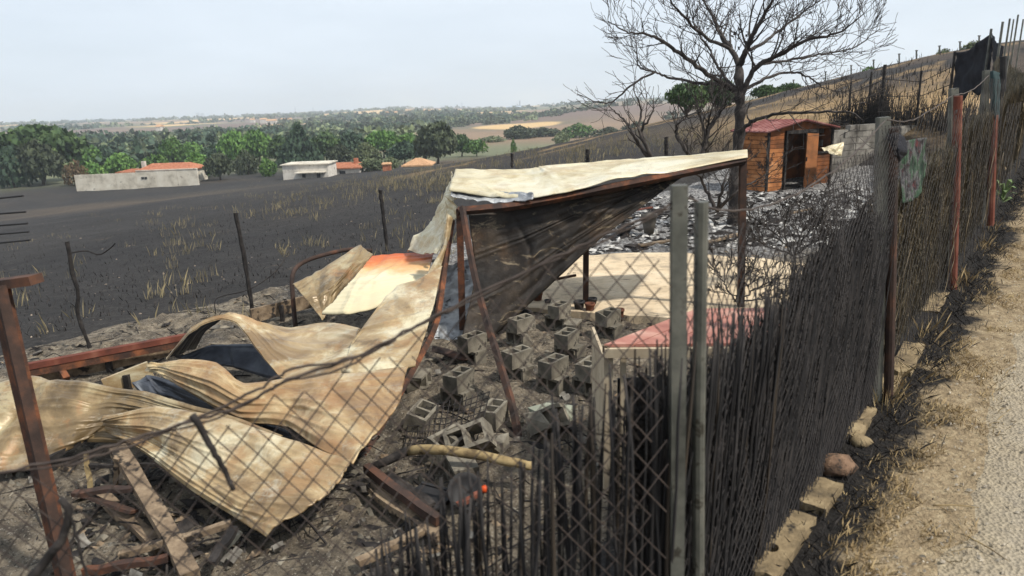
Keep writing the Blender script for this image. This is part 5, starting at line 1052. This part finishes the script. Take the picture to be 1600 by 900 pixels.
# ================================================================== KERB, STONES, VERGE
def kerb(px, py, L, W_, Hh, label, hole=True, rz=0.0, m=EARTHST):
    hole = label.startswith('yellowish')
    c = Pz(px, py, .045); a = math.atan2(FU[1], FU[0]) + rz; rot = Matrix.Rotation(a, 3, 'Z'); b = MB(); n = 16; R0 = .035 if hole else .002
    hx = -.08
    ring = [Vector((hx + R0 * math.cos(2 * math.pi * i / n), R0 * .8 * math.sin(2 * math.pi * i / n), 0)) for i in range(n)]; rect = []
    for i in range(n):
        ca, sa = math.cos(2 * math.pi * i / n), math.sin(2 * math.pi * i / n); k = max(abs(ca), abs(sa)); rect.append(Vector((ca / k * L / 2 * rnd.uniform(.94, 1.03), sa / k * W_ / 2 * rnd.uniform(.9, 1.05), rnd.uniform(-.006, .004))))
    low = [p + Vector((0, 0, -Hh)) for p in rect]; deep = [p + Vector((0, 0, -.09)) for p in ring]; allv = [c + rot @ p for p in ring + rect + low + deep]
    fs_ = [(i, n + i, n + (i + 1) % n, (i + 1) % n) for i in range(n)] + [(n + i, 2 * n + i, 2 * n + (i + 1) % n, n + (i + 1) % n) for i in range(n)] + [((i + 1) % n, 3 * n + (i + 1) % n, 3 * n + i, i) for i in range(n)] + [tuple(3 * n + i for i in range(n))]
    b.add(allv, fs_); o = b.build('kerb_block', m); return tag(o, label, 'kerb', 'kerb blocks at the foot of the fence')
kerb(1216, 842, .56, .17, .14, 'yellowish kerb block with a round hole at the foot of the fence')
kerb(1418, 556, .75, .15, .12, 'tan kerb block just right of the second post foot', rz=.04)
kerb(1462, 470, .8, .15, .12, 'tan kerb block before the first red post', rz=.02); kerb(1385, 600, .4, .13, .1, 'short kerb block against the second post foot', rz=.03); kerb(1283, 768, .3, .14, .1, 'short kerb block beyond the holed block', rz=-.03); kerb(1340, 655, .5, .13, .1, 'narrow kerb block left of the second post foot', rz=.02)
for k, (px, py, r, m_, lb) in enumerate([(1308, 728, .085, REDSTONE, 'reddish stone on the kerb line beyond the holed block'), (1330, 672, .07, EARTHST, 'tan rounded stone above the reddish stone on the kerb'), (1290, 765, .04, EARTHST, 'small tan stone below the reddish kerb stone'), (1345, 690, .05, EARTHST, 'small tan stone right of the rounded kerb stone'), (1590, 168, .16, EARTHST, 'pale stone beside the path near the top right'), (1520, 432, .05, EARTHST, 'small pale stone at the verge behind the red post'), (1560, 262, .1, EARTHST, 'pale stone at the foot of the black post')]):
    vs_, fs_ = ICO2; g = random.Random(k); c = Pz(px, py, r * .4) if k not in (4, 6) else Pd(px, py, 13.5 if k == 4 else 11.6); b = MB(); b.add([c + Vector((q[0] * r * 1.25, q[1] * r, q[2] * r * .75)) * (.75 + .5 * float(vnoise(np.array([q[0] * 2.6 + k]), np.array([q[1] * 2 + q[2] * 3]), k)[0])) for q in vs_], fs_); o = b.build('kerb_stone', m_, smooth=True); tag(o, lb, 'stone', 'stones along the fence foot')
def blades(name, P_, hmin, hmax, m, label, cat, seed, lean=.6, wd=.003, flat=0.0, parent=None):
    g = np.random.RandomState(seed); P_ = np.asarray(P_, float); n = len(P_); a = g.uniform(0, 6.28, n); h_ = g.uniform(hmin, hmax, n); ln = g.uniform(0, lean, n) * h_; wv = wd * g.uniform(.6, 1.5, n); pa = a + 1.57
    D_ = np.stack([np.cos(a), np.sin(a), np.zeros(n)], 1); S_ = np.stack([np.cos(pa), np.sin(pa), np.zeros(n)], 1) * wv[:, None]; up = np.zeros((n, 3)); up[:, 2] = h_ * (1 - flat)
    v0 = P_ - S_; v1 = P_ + S_; v2 = P_ + D_ * ln[:, None] * .4 + up * .55 + S_ * .8; v3 = P_ + D_ * ln[:, None] + up; vv_ = np.stack([v0, v1, v2, v3], 1).reshape(-1, 3)
    o = bpy.data.objects.new(name, quad_mesh(name, vv_, m)); COL.objects.link(o); return tag(o, label, cat, kind='stuff')
STRAW = mat('dry_straw', [(104, 88, 62), (146, 126, 92), (182, 162, 122)], 3, bump=0, mode='World')
SCRUB = mat('dry_weed', [(88, 84, 66), (126, 116, 90), (152, 140, 108)], 1.5, bump=0, mode='World')
g = np.random.RandomState(3)
n = 15000; u = g.uniform(0, 1, n) ** 1.4 * 16 - .3; v = -.42 + g.normal(0, .13, n); keep = fbm(u / .5, v / .3, 3, 5) > .47; u, v = u[keep], v[keep]; x, y = xy(u, v); blades('verge_grass', np.stack([x, y, height(x, y)], 1), .012, .045, STRAW, 'dry trampled straw along the edge of the path', 'grass', 4, 2.0, .0022)
n = 220; u = g.choice([1.95, 2.2, 5.3, 5.6, 3.6, 8.4, 7.3], n) + g.normal(0, .14, n); v = -.07 + g.normal(0, .05, n); x, y = xy(u, v); blades('fence_foot_grass', np.stack([x, y, height(x, y)], 1), .04, .2, STRAW, 'long dry grass tufts at the feet of the fence posts', 'grass', 5, .9, .0025)
n = 2600; u = g.uniform(-.5, 14, n); v = -.16 + g.normal(0, .09, n); x, y = xy(u, v); blades('scorched_grass', np.stack([x, y, height(x, y)], 1), .02, .09, CHAR, 'short scorched stubble along the foot of the fence', 'grass', 6, 1.6, .0025)
n = 1400; u = g.uniform(5, 15, n); v = g.uniform(.2, 2.0, n); x, y = xy(u, v); blades('bank_grass', np.stack([x, y, height(x, y)], 1), .04, .22, STRAW, 'dry grass on the earth bank behind the fence', 'grass', 7, 1.2, .006)
def path_pt(q):
    u = -.4 + 9 * q.random() ** 1.7; v = q.uniform(-1.25, -.35); x, y = xy(u, v); return x, y, float(hz(x, y)) + .014
chips('path_gravel', 2600, path_pt, mat('gravel_stone', [(112, 106, 98), (164, 154, 138), (196, 186, 168)], 30, mode='World'), 'loose grey gravel scattered over the path', 'gravel', .003, .013, .8, seed=12)
for k, (a_, c2, lb) in enumerate([((1458, 790, .03), (1530, 793, .03), 'pale straw stalk lying across the path, upper one'), ((1512, 838, .03), (1578, 878, .03), 'pale straw stalk lying across the path, lower one')]):
    p, q = Pz(*a_), Pz(*c2); b = MB(); m_ = p.lerp(q, .5) + Vector((0, .006, .004)); b.tube(catmull([p, m_, q], 9), [.0035, .0035, .0034, .0032, .003, .0028, .0024, .002, .001], 6); o = b.build('straw_stalk', YELLOW, smooth=True); tag(o, lb, 'straw', 'straw stalks on the path')
p = Pd(1577, 240, 10.6); x0_, y0_ = p.x, p.y; th = thing('green_weed', (x0_, y0_, hz(x0_, y0_)), 'small green thistle growing beside the path', 'weed'); WEED = mat('weed_green', [(84, 104, 66), (118, 136, 92)], 6, bump=0)
for k in range(16):
    b = MB(); a = k * 2.4; hh_ = .12 + .02 * k; r = .18; z_ = hz(x0_, y0_); c = [(x0_, y0_, z_ + hh_ * .5), (x0_ + math.cos(a) * r * .6, y0_ + math.sin(a) * r * .6, z_ + hh_), (x0_ + math.cos(a) * r, y0_ + math.sin(a) * r, z_ + hh_ * .9)]; s_ = Vector((-math.sin(a), math.cos(a), 0)) * .03; b.add([Vector(c[0]) - s_ * .3, Vector(c[0]) + s_ * .3, Vector(c[1]) + s_, Vector(c[2]), Vector(c[1]) - s_], [(0, 1, 2, 4), (4, 2, 3)]); b.build('leaf', WEED, th)

# ================================================================== RED ROOFED HUTCH
PINK = mat('faded_red_roof', [(128, 78, 68), (164, 112, 98), (186, 146, 130)], 3, rough=.6, bump=.3, bdist=.01, bscale=30)
CREAMW = mat('cream_frame', [(150, 134, 112), (186, 172, 148)], 4, bump=.4, bdist=.005, speck=((70, 60, 52), 6, .6))
r0, r1, r2, r3 = Pd(944, 538, 4.3), Pd(1088, 482, 5.35), Pd(1275, 520, 5.35), Pd(1200, 606, 4.3)
r3 = Vector((r0.x + 1.0, r0.y - .05, r0.z - .01)); r2 = Vector((r1.x + 1.0, r1.y - .05, r1.z - .01))
ht = thing('animal_hutch', (r0.x, r0.y, FL), 'small hutch with a faded red sloping roof behind the reeds', 'hutch')
nn = (r1 - r0).cross(r3 - r0).normalized(); nn = nn if nn.z > 0 else -nn
for k in range(5):
    f0, f1 = k / 5, (k + 1) / 5 - .012; q = [r0.lerp(r3, f0), r0.lerp(r3, f1), r1.lerp(r2, f1), r1.lerp(r2, f0)]; b = MB(); b.add(q + [p - nn * .02 for p in q], [(0, 1, 2, 3), (7, 6, 5, 4), (0, 4, 5, 1), (1, 5, 6, 2), (2, 6, 7, 3), (3, 7, 4, 0)]); b.build('roof_panel', PINK, ht)
b = MB(); b.bar(r0 - nn * .03 + Vector((0, -.01, 0)), r1 - nn * .03 + Vector((0, 0, .0)), .03, .045); b.build('roof_edge', WOOD, ht); b = MB(); b.bar(r0 - nn * .05 + Vector((0, -.02, 0)), r3 - nn * .05 + Vector((0, -.02, 0)), .03, .06); b.build('fascia', CREAMW, ht)
for (p, w_) in ((r0 + Vector((.03, .04, -.06)), .06), (r0 + Vector((.13, .04, -.06)), .035), (r3 + Vector((-.05, .04, -.06)), .05), (r1 + Vector((.05, -.05, -.06)), .05), (r2 + Vector((-.05, -.05, -.06)), .05)):
    b = MB(); b.box((p.x, p.y, (p.z + FL) / 2), (w_, w_, p.z - FL)); b.build('leg', CREAMW, ht)
b = MB(); b.box(((r0.x + r3.x) / 2, r0.y + .08, (r0.z + FL) / 2 - .12), (.8, .02, r0.z - FL - .3)); b.build('front_panel', BLACKM, ht)
b = MB(); b.box((r0.x + .04, (r0.y + r1.y) / 2, (r0.z + FL) / 2 - .06), (.02, .85, r0.z - FL - .25)); b.build('side_panel', CREAMW, ht)

# ================================================================== ORANGE HUT AND BLOCK WALL
ORANGE = mat('orange_boards', [(122, 78, 48), (164, 108, 66), (186, 134, 92)], 2.5, bump=.3, bdist=.004, bscale=30, speck=((66, 46, 36), 3.6, .54), mode='World', var=.2)
SOOTOR = mat('sooted_boards', [(46, 36, 30), (104, 66, 42), (150, 92, 54)], 2.0, bump=.3, bdist=.004, mode='World', var=.15)
REDROOF = mat('red_metal_roof', [(96, 54, 52), (130, 80, 76), (160, 120, 114)], 2.0, rough=.5, bump=.2)
C0 = Pz(1196, 300, -.6); C1 = Pz(1294, 289, -.6); ex = (C1 - C0); ex.z = 0; Wd = ex.length; ex.normalize(); ey = Vector((-ex.y, ex.x, 0)); Dp = 1.2; Hw = Pd(1196, 206, C0.y).z + .6; ez = Vector((0, 0, 1))
hut = thing('orange_hut', tuple(C0), 'small orange boarded hut with a red roof, doorway burnt open', 'hut')
def L(a, bq, c): return C0 + ex * a + ey * bq + ez * c
RM = Matrix((ex, ey, ez)).transposed()
def part(name, a, s_, m, p=hut, rot=None): b = MB(); b.box(L(*a), s_, rot or RM); return b.build(name, m, p)
n = 14; bh = Hw / n
for k in range(n):
    part('board', (-.012 * (k % 2), Dp / 2, bh * (k + .5)), (.025, Dp - .06, bh - .012), ORANGE)
    part('board', (.04 + Wd * .11, -.004 * (k % 2), bh * (k + .5)), (Wd * .215, .025, bh - .012), ORANGE if k < 10 else SOOTOR)
    if k < 8: part('board', (Wd * .865, -.004 * (k % 2), bh * (k + .5)), (Wd * .25, .025, bh - .012), SOOTOR)
part('rear_wall', (Wd / 2, Dp - .02, Hw / 2), (Wd, .04, Hw), SOOTOR); part('side_wall', (Wd - .02, Dp / 2, Hw / 2), (.04, Dp - .05, Hw), SOOTOR); part('floor', (Wd / 2, Dp / 2, .02), (Wd - .1, Dp - .1, .04), CHAR)
for a in (0.0, Wd * .27, Wd * .745, Wd): part('corner_post' if a in (0.0, Wd) else 'door_jamb', (a, -.02, Hw / 2), (.06, .06, Hw), CHAR)
part('corner_post', (-.005, Dp, Hw / 2), (.06, .06, Hw), SOOTOR); part('lintel', (Wd * .505, -.02, Hw - .05), (Wd * .45, .05, .1), CHAR); part('window_rail', (Wd * .86, -.025, bh * 8 + .03), (Wd * .26, .05, .05), CHAR)
dr = part('door', (Wd * .645, -.09, Hw * .47), (Wd * .18, .035, Hw * .92), mat('scorched_door', [(74, 54, 40), (140, 92, 58), (176, 112, 66)], 1.6, bump=.3, mode='World'), rot=RM @ Matrix.Rotation(.06, 3, 'Y') @ Matrix.Rotation(-.05, 3, 'X')); part('handle', (Wd * .555, -.13, Hw * .5), (.02, .03, .12), BLACKM, dr)
Ha = Pd(1248, 190, C0.y).z + .6; ov = .14
apex0, apex1 = L(Wd * .5, -ov, Ha), L(Wd * .5, Dp + ov, Ha)
for sgn, a in ((-1, -ov), (1, Wd + ov)):
    e0, e1 = L(a, -ov, Hw - .02), L(a, Dp + ov, Hw - .02); b = MB(); q = [apex0, apex1, e1, e0]; b.add([p + ez * .03 for p in q] + q, [(0, 1, 2, 3), (7, 6, 5, 4), (0, 3, 7, 4), (1, 5, 6, 2), (2, 6, 7, 3), (0, 4, 5, 1)]); rf = b.build('roof_slope', REDROOF, hut)
    for k in range(9):
        f = k / 8; b = MB(); b.bar(apex0.lerp(apex1, f) + ez * .04, e0.lerp(e1, f) + ez * .04, .035, .03); b.build('roof_rib', REDROOF, rf)
b = MB(); q = [L(0, -.005, Hw), L(Wd, -.005, Hw), L(Wd * .5, -.005, Ha)]; b.add(q + [p + ey * .03 for p in q], [(0, 1, 2), (5, 4, 3), (0, 3, 4, 1), (1, 4, 5, 2), (2, 5, 3, 0)]); b.build('gable', SOOTOR, hut)
wl = thing('block_wall', tuple(C1), 'sooty concrete block wall right of the orange hut', 'wall'); w0 = C1 + ex * .1 + ey * .35; wd_ = Vector((ex.x, ex.y, 0)); bl, bhh = .4, .19
me = bpy.data.meshes.new('block'); b = MB(); b.box((0, 0, 0), (bl - .012, .18, bhh - .012)); me.from_pydata(b.v, [], b.f); me.materials.append(SOOTBL)
for r in range(9):
    for c in range(11):
        if r == 8 and c in (1, 2) or r == 7 and c == 1 or (r == 8 and c > 6): continue
        o = bpy.data.objects.new('block', me); COL.objects.link(o); o.parent = wl; p = w0 + wd_ * (bl * (c + .5 * (r % 2))) + ez * (bhh * (r + .5)) + ey * rnd.uniform(-.008, .008) - C1; o.location = p; o.rotation_euler.z = math.atan2(ex.y, ex.x) + rnd.uniform(-.01, .01)
b = MB(); b.box(w0 + wd_ * 2.3 + ey * .02 + ez * .8, (4.4, .12, 1.55), RM); b.build('mortar', SOOTBL, wl)
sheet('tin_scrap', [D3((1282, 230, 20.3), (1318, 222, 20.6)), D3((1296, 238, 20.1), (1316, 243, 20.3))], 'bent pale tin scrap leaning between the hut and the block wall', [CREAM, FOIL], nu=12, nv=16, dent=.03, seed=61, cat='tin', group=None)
for k in range(5):
    p = Pz(1300 + rnd.uniform(-8, 28), 288 + rnd.uniform(-4, 5), -.52); d = Vector((rnd.uniform(.2, .7), rnd.uniform(-.3, .3), rnd.uniform(.0, .3))); b = MB(); b.tube([p - d * .5, p + d * .5], .018, 5); o = b.build('ash_stick', mat('ashen_wood', [(140, 136, 130), (186, 182, 176)], 6) if k == 0 else bpy.data.materials['ashen_wood']); tag(o, 'ash grey stick in the pile before the block wall', 'stick', 'ash grey sticks before the block wall')

# ================================================================== CHARRED TREE AND SHRUBS
TBARK = mat('charred_bark', [(34, 31, 30), (56, 51, 49), (92, 86, 82)], 5, bump=.8, bdist=.02, bscale=24)
def grow(b, p, d, r, L_, lev, g, up=.12):
    n = 5; pts, rad = [p], [r]; q = p.copy(); dd = d.normalized()
    for i in range(n):
        dd = (dd + Vector((g.uniform(-1, 1), g.uniform(-1, 1), g.uniform(-1, 1) + up)) * .22).normalized(); q = q + dd * (L_ / n); pts.append(q); rad.append(max(r * (1 - .75 * (i + 1) / n), .005))
        if lev > 0 and i >= 1 and g.random() < .85:
            sd = (dd + Vector((g.uniform(-1, 1), g.uniform(-1, 1), g.uniform(-.5, .9))) * .85).normalized(); grow(b, q, sd, rad[-1] * .65, L_ * g.uniform(.4, .68), lev - 1, g, up)
    b.tube(pts, rad, 5 if r > .02 else 3, False)
def limb(th, pts, r0_, r1_, nsub, sublen, lev, seed, name='limb', sp=.9):
    g = random.Random(seed); c = catmull(pts, len(pts) * 5); c = c + np.array([[g.uniform(-1, 1) for _ in range(3)] for _ in range(len(c))]) * .018; k = len(c); rad = [r0_ + (r1_ - r0_) * i / (k - 1) for i in range(k)]; b = MB(); b.tube(c, rad, 8 if r0_ > .04 else 6)
    for i in range(nsub):
        j = min(k - 1, int(k * (.18 + .82 * (i + g.random() * .6) / nsub))); tan_ = V(c[min(j + 1, k - 1)] - c[max(j - 1, 0)]).normalized(); d = (tan_ + Vector((g.uniform(-1, 1), g.uniform(-1, 1), g.uniform(-.45, 1.0))) * sp).normalized()
        grow(b, V(c[j]), d, max(rad[j] * .5, .007), sublen * g.uniform(.6, 1.25), lev, g)
    return b.build(name, TBARK, th, smooth=True)
TY = 15.0; tb = Pd(1148, 345, TY); tb.z = -.66
tree_ = thing('charred_tree', tuple(tb), 'tall bare charred tree with wide spreading branches beside the orange hut', 'tree')
b = MB(); tr = catmull([tb - Vector((0, 0, .2)), Pd(1148, 290, TY), Pd(1152, 235, TY), Pd(1157, 180, TY), Pd(1156, 148, TY), Pd(1155, 103, TY)], 26) + (R_.uniform(size=(26, 3)) - .5) * .03
b.tube(tr, [.14 - .055 * i / 25 + .02 * math.sin(i * 1.7) for i in range(26)], 12); b.build('trunk', TBARK, tree_, smooth=True)
LB = [([(1155, 103), (1143, 79), (1125, 52), (1115, 28), (1098, 0), (1085, -40)], (0, .3, .6, .9, 1.2, 1.6), .085, 9), ([(1156, 102), (1170, 69), (1189, 31), (1208, 0), (1222, -40)], (0, -.3, -.5, -.6, -.8), .085, 9),
      ([(1158, 150), (1180, 107), (1222, 83), (1263, 62), (1308, 52), (1345, 26)], (0, -.2, -.6, -1, -1.3, -1.5), .08, 12), ([(1160, 140), (1211, 117), (1246, 114), (1270, 125), (1290, 140)], (0, .4, .8, 1.1, 1.2), .05, 8),
      ([(1152, 145), (1119, 124), (1088, 103), (1057, 79), (1029, 62), (1008, 53), (981, 50), (950, 33)], (0, -.2, -.5, -.8, -1, -1.1, -1.2, -1.3), .075, 9), ([(1152, 143), (1120, 132), (1088, 130), (1043, 120), (1022, 112), (998, 103), (995, 69)], (0, .3, .7, 1, 1.1, 1.2, 1.2), .055, 7),
      ([(1022, 112), (995, 127), (970, 148), (953, 160), (929, 158), (902, 146)], (1.1, 1.0, .9, .9, 1, 1.1), .035, 6), ([(1157, 207), (1177, 189), (1212, 179), (1263, 176), (1325, 176), (1350, 190)], (0, -.6, -1, -1.4, -1.7, -1.8), .06, 5),
      ([(1168, 80), (1205, 58), (1240, 30), (1275, 5), (1300, -20)], (-.2, .5, 1, 1.4, 1.7), .05, 11), ([(1140, 76), (1105, 60), (1072, 30), (1050, 5), (1040, -20)], (.3, -.3, -.8, -1.2, -1.4), .05, 10), ([(1185, 100), (1230, 95), (1280, 85), (1330, 75), (1375, 45)], (-.2, .2, .6, .9, 1), .045, 12), ([(1150, 140), (1125, 110), (1110, 80), (1090, 50), (1070, 0)], (0, .6, 1.2, 1.5, 1.8), .05, 8)]
for k, (pts, dy, r, ns) in enumerate(LB): limb(tree_, [Pd(px, py, TY + d) for (px, py), d in zip(pts, dy)], r * .75, .009, int(ns * 1.8), .5 if k in (4, 6) else .8, 1 if k in (6, 7) else 2, 100 + k)
b = MB(); g = random.Random(8)
for k in range(46):
    px, py = g.gauss(1100, 14) if k % 2 else g.gauss(1150, 12), g.gauss(42, 12) if k % 2 else g.gauss(55, 8); p = Pd(px, py, TY + g.uniform(.2, .9)); s_ = g.uniform(.03, .07); a = Vector((g.uniform(-1, 1), g.uniform(-1, 1), g.uniform(-1, 1))).normalized(); e = a.orthogonal().normalized(); b.add([p - a * s_, p + e * s_ * .5, p + a * s_, p - e * s_ * .5 + Vector((0, .02, 0))], [(0, 1, 2, 3)])
o = b.build('dead_leaves', CHAR, tree_); o['kind'] = 'stuff'
def shrub(label, base, stems, y, r, ns, ln, lev, seed, group='charred shrubs in the plot', sp=.9):
    p = Pd(base[0], base[1], y); th = thing('charred_shrub', tuple(p), label, 'shrub', group)
    for k, s_ in enumerate(stems): limb(th, [Pd(px, py, y + rnd.uniform(-.25, .25) * (i > 0)) for i, (px, py) in enumerate([base] + s_)], r, .006, ns, ln, lev, seed + k, 'stem', sp)
shrub('charred shrub leaning left of the roof sheet', (1026, 262), [[(998, 224), (988, 207), (970, 182), (950, 165)], [(1000, 205), (1002, 170), (990, 140)], [(1003, 210), (1018, 180), (1022, 150)]], 13.0, .04, 6, .6, 1, 200)
shrub('charred forked shrub left of the charred tree trunk', (1090, 262), [[(1098, 238), (1105, 203), (1110, 172), (1120, 145)], [(1070, 232), (1057, 213), (1062, 190), (1085, 180)], [(1102, 215), (1092, 180), (1088, 150)], [(1110, 200), (1130, 170), (1138, 150)]], 13.4, .045, 7, .6, 2, 220)
shrub('charred shrub behind the upright frame post', (1120, 330), [[(1100, 290), (1085, 262), (1070, 245)], [(1130, 290), (1140, 262)], [(1150, 300), (1175, 285), (1195, 275)]], 12.0, .035, 7, .5, 2, 240)
shrub('ash grey tangled bush in front of the orange hut', (1240, 400), [[(1215, 370), (1190, 350), (1172, 335)], [(1225, 360), (1230, 330), (1245, 312)], [(1260, 365), (1290, 335), (1310, 322)], [(1270, 380), (1310, 365), (1340, 360)], [(1200, 385), (1180, 372), (1165, 380)], [(1250, 370), (1268, 340), (1275, 315)]], 9.5, .012, 11, .3, 2, 260, sp=1.3)
shrub('ash grey tangled bush left of the second fence posts', (1330, 420), [[(1320, 390), (1300, 360), (1285, 340)], [(1335, 380), (1345, 350), (1350, 325)], [(1345, 395), (1362, 370), (1370, 345)], [(1310, 400), (1280, 385), (1260, 375)]], 8.0, .011, 11, .25, 2, 280, sp=1.3)
shrub('low black bush beside the foot of the upright frame post', (1150, 470), [[(1130, 440), (1120, 420)], [(1160, 440), (1180, 415)], [(1185, 450), (1215, 425)], [(1205, 465), (1240, 445)]], 8.0, .010, 9, .22, 2, 300, sp=1.3)

# ================================================================== FIELD
for k, (pts, yy, r, lb) in enumerate([([(105, 378), (112, 420), (122, 455), (122, 490), (136, 530), (141, 548)], 7.9, .022, 'crooked burnt stake at the field edge behind the rusty post'), ([(368, 333), (378, 385), (388, 440), (395, 490)], 9.25, .028, 'burnt wooden stake at the field edge behind the arched sheet'), ([(594, 296), (599, 340), (605, 392)], 13.3, .035, 'thin black stake in the field behind the tilted sheet'), ([(918, 234), (918, 262)], 17, .05, 'short black stake above the roof sheet'), ([(1041, 214), (1041, 250)], 17, .05, 'black stake right of the leaning shrub'), ([(800, 240), (800, 262)], 17.5, .035, 'thin stake above the roof sheet left part')]):
    c = catmull([Pd(px, py, yy) for px, py in pts], 14); c = c + (R_.uniform(size=c.shape) - .5) * .012; b = MB(); b.tube(c, [r * rnd.uniform(.85, 1.15) for _ in c], 7); o = b.build('burnt_stake', CHAR); tag(o, lb, 'stake', 'burnt stakes along the field edge')
    if k == 0: bb = MB(); bb.tube(catmull([Pd(*q) for q in ((112, 395, 7.9), (135, 392, 7.95), (155, 398, 8), (172, 388, 8), (180, 380, 8))], 12), .007, 4); bb.build('loose_wire', CHAR, o)
b = MB(); b.tube(catmull([Pd(*q) for q in ((337, 490, 8.8), (336, 470, 8.8), (350, 462, 8.9), (390, 452, 9.0), (430, 425, 9.2), (452, 392, 9.4))], 24), .006, 5); o = b.build('bent_wire', CHAR); tag(o, 'thin black wire arching over the field edge above the arched sheet', 'wire')
rk = thing('metal_rack', tuple(Pd(-30, 380, 5)), 'dark metal bars poking in at the left edge of the field', 'rack')
for y0_, y1_, xe in ((312, 306, 36), (333, 331, 40), (352, 349, 43), (366, 362, 45), (381, 375, 47)):
    b = MB(); b.tube([Pd(-120, y0_ + 10, 5.2), Pd(xe, y1_, 5.0)], .007, 6); b.build('bar', BLACKM, rk)
b = MB(); b.tube([Pd(-110, 290, 5.2), Pd(-110, 560, 5.2)], .02, 6); b.build('upright', BLACKM, rk)
gq = np.random.RandomState(8); PX, PY, PN = [], [], []
for (x0_, x1_, y0_, y1_, n) in ((240, 340, 325, 400, 26), (360, 520, 300, 345, 34), (380, 720, 275, 320, 110), (520, 720, 252, 300, 220), (0, 420, 300, 520, 45), (640, 940, 232, 268, 220), (430, 720, 320, 420, 26), (880, 1160, 205, 245, 120)):
    PX.append(gq.uniform(x0_, x1_, n)); PY.append(gq.uniform(y0_, y1_, n))
x, y, z = ground_px(np.concatenate(PX), np.concatenate(PY)); k = len(x); rep = np.repeat(np.arange(k), 10); sp = gq.normal(0, 1, (len(rep), 2)) * (.05 + .004 * np.hypot(x, y))[rep][:, None]; P_ = np.stack([x[rep] + sp[:, 0], y[rep] + sp[:, 1], z[rep] - .02], 1)
blades('field_weeds', P_, .08, .34, SCRUB, 'dry yellowish weeds scattered in clumps over the burnt field', 'weeds', 9, .6, .0045)
x, y, z = ground_px(gq.uniform(0, 720, 5200), 285 + 260 * gq.uniform(0, 1, 5200) ** 1.2); u_, v_ = uv(x, y); k = (v_ > 9.3); x, y, z = x[k], y[k], z[k]; blades('field_stubble', np.stack([x, y, z], 1), .03, .1, CHAR, 'short black burnt stubble over the field', 'stubble', 10, 1.0, .006)
x, y, z = ground_px(gq.uniform(1170, 1560, 1100), gq.uniform(80, 195, 1100)); k = (y > 21) & (y < 36); x, y, z = x[k], y[k], z[k]; blades('hill_grass', np.stack([x, y, z], 1), .08, .35, STRAW, 'dry standing grass on the slope above the plot', 'grass', 11, .8, .012)
x, y, z = ground_px(gq.uniform(1100, 1560, 1500), gq.uniform(70, 160, 1500)); k = y > 21; x, y, z = x[k], y[k], z[k]; blades('hill_stubble', np.stack([x, y, z], 1), .1, .5, CHAR, 'black burnt stems on the upper slope', 'stubble', 12, .6, .02)
def field_pt(q, box=[0]):
    i = q.randrange(len(FPX_)); return float(FPX_[i][0]), float(FPX_[i][1]), float(FPX_[i][2])
x, y, z = ground_px(gq.uniform(0, 720, 1500), 290 + 250 * gq.uniform(0, 1, 1500)); u_, v_ = uv(x, y); k = v_ > 9.3; FPX_ = np.stack([x[k], y[k], z[k]], 1)
chips('field_stones', 300, field_pt, mat('field_stone', [(110, 100, 90), (164, 150, 134)], 6), 'small pale stones scattered over the burnt field', 'stones', .01, .04, .7, seed=14)
for ob in bpy.data.objects:
    for kk in ('_at', '_off'):
        if kk in ob: del ob[kk]
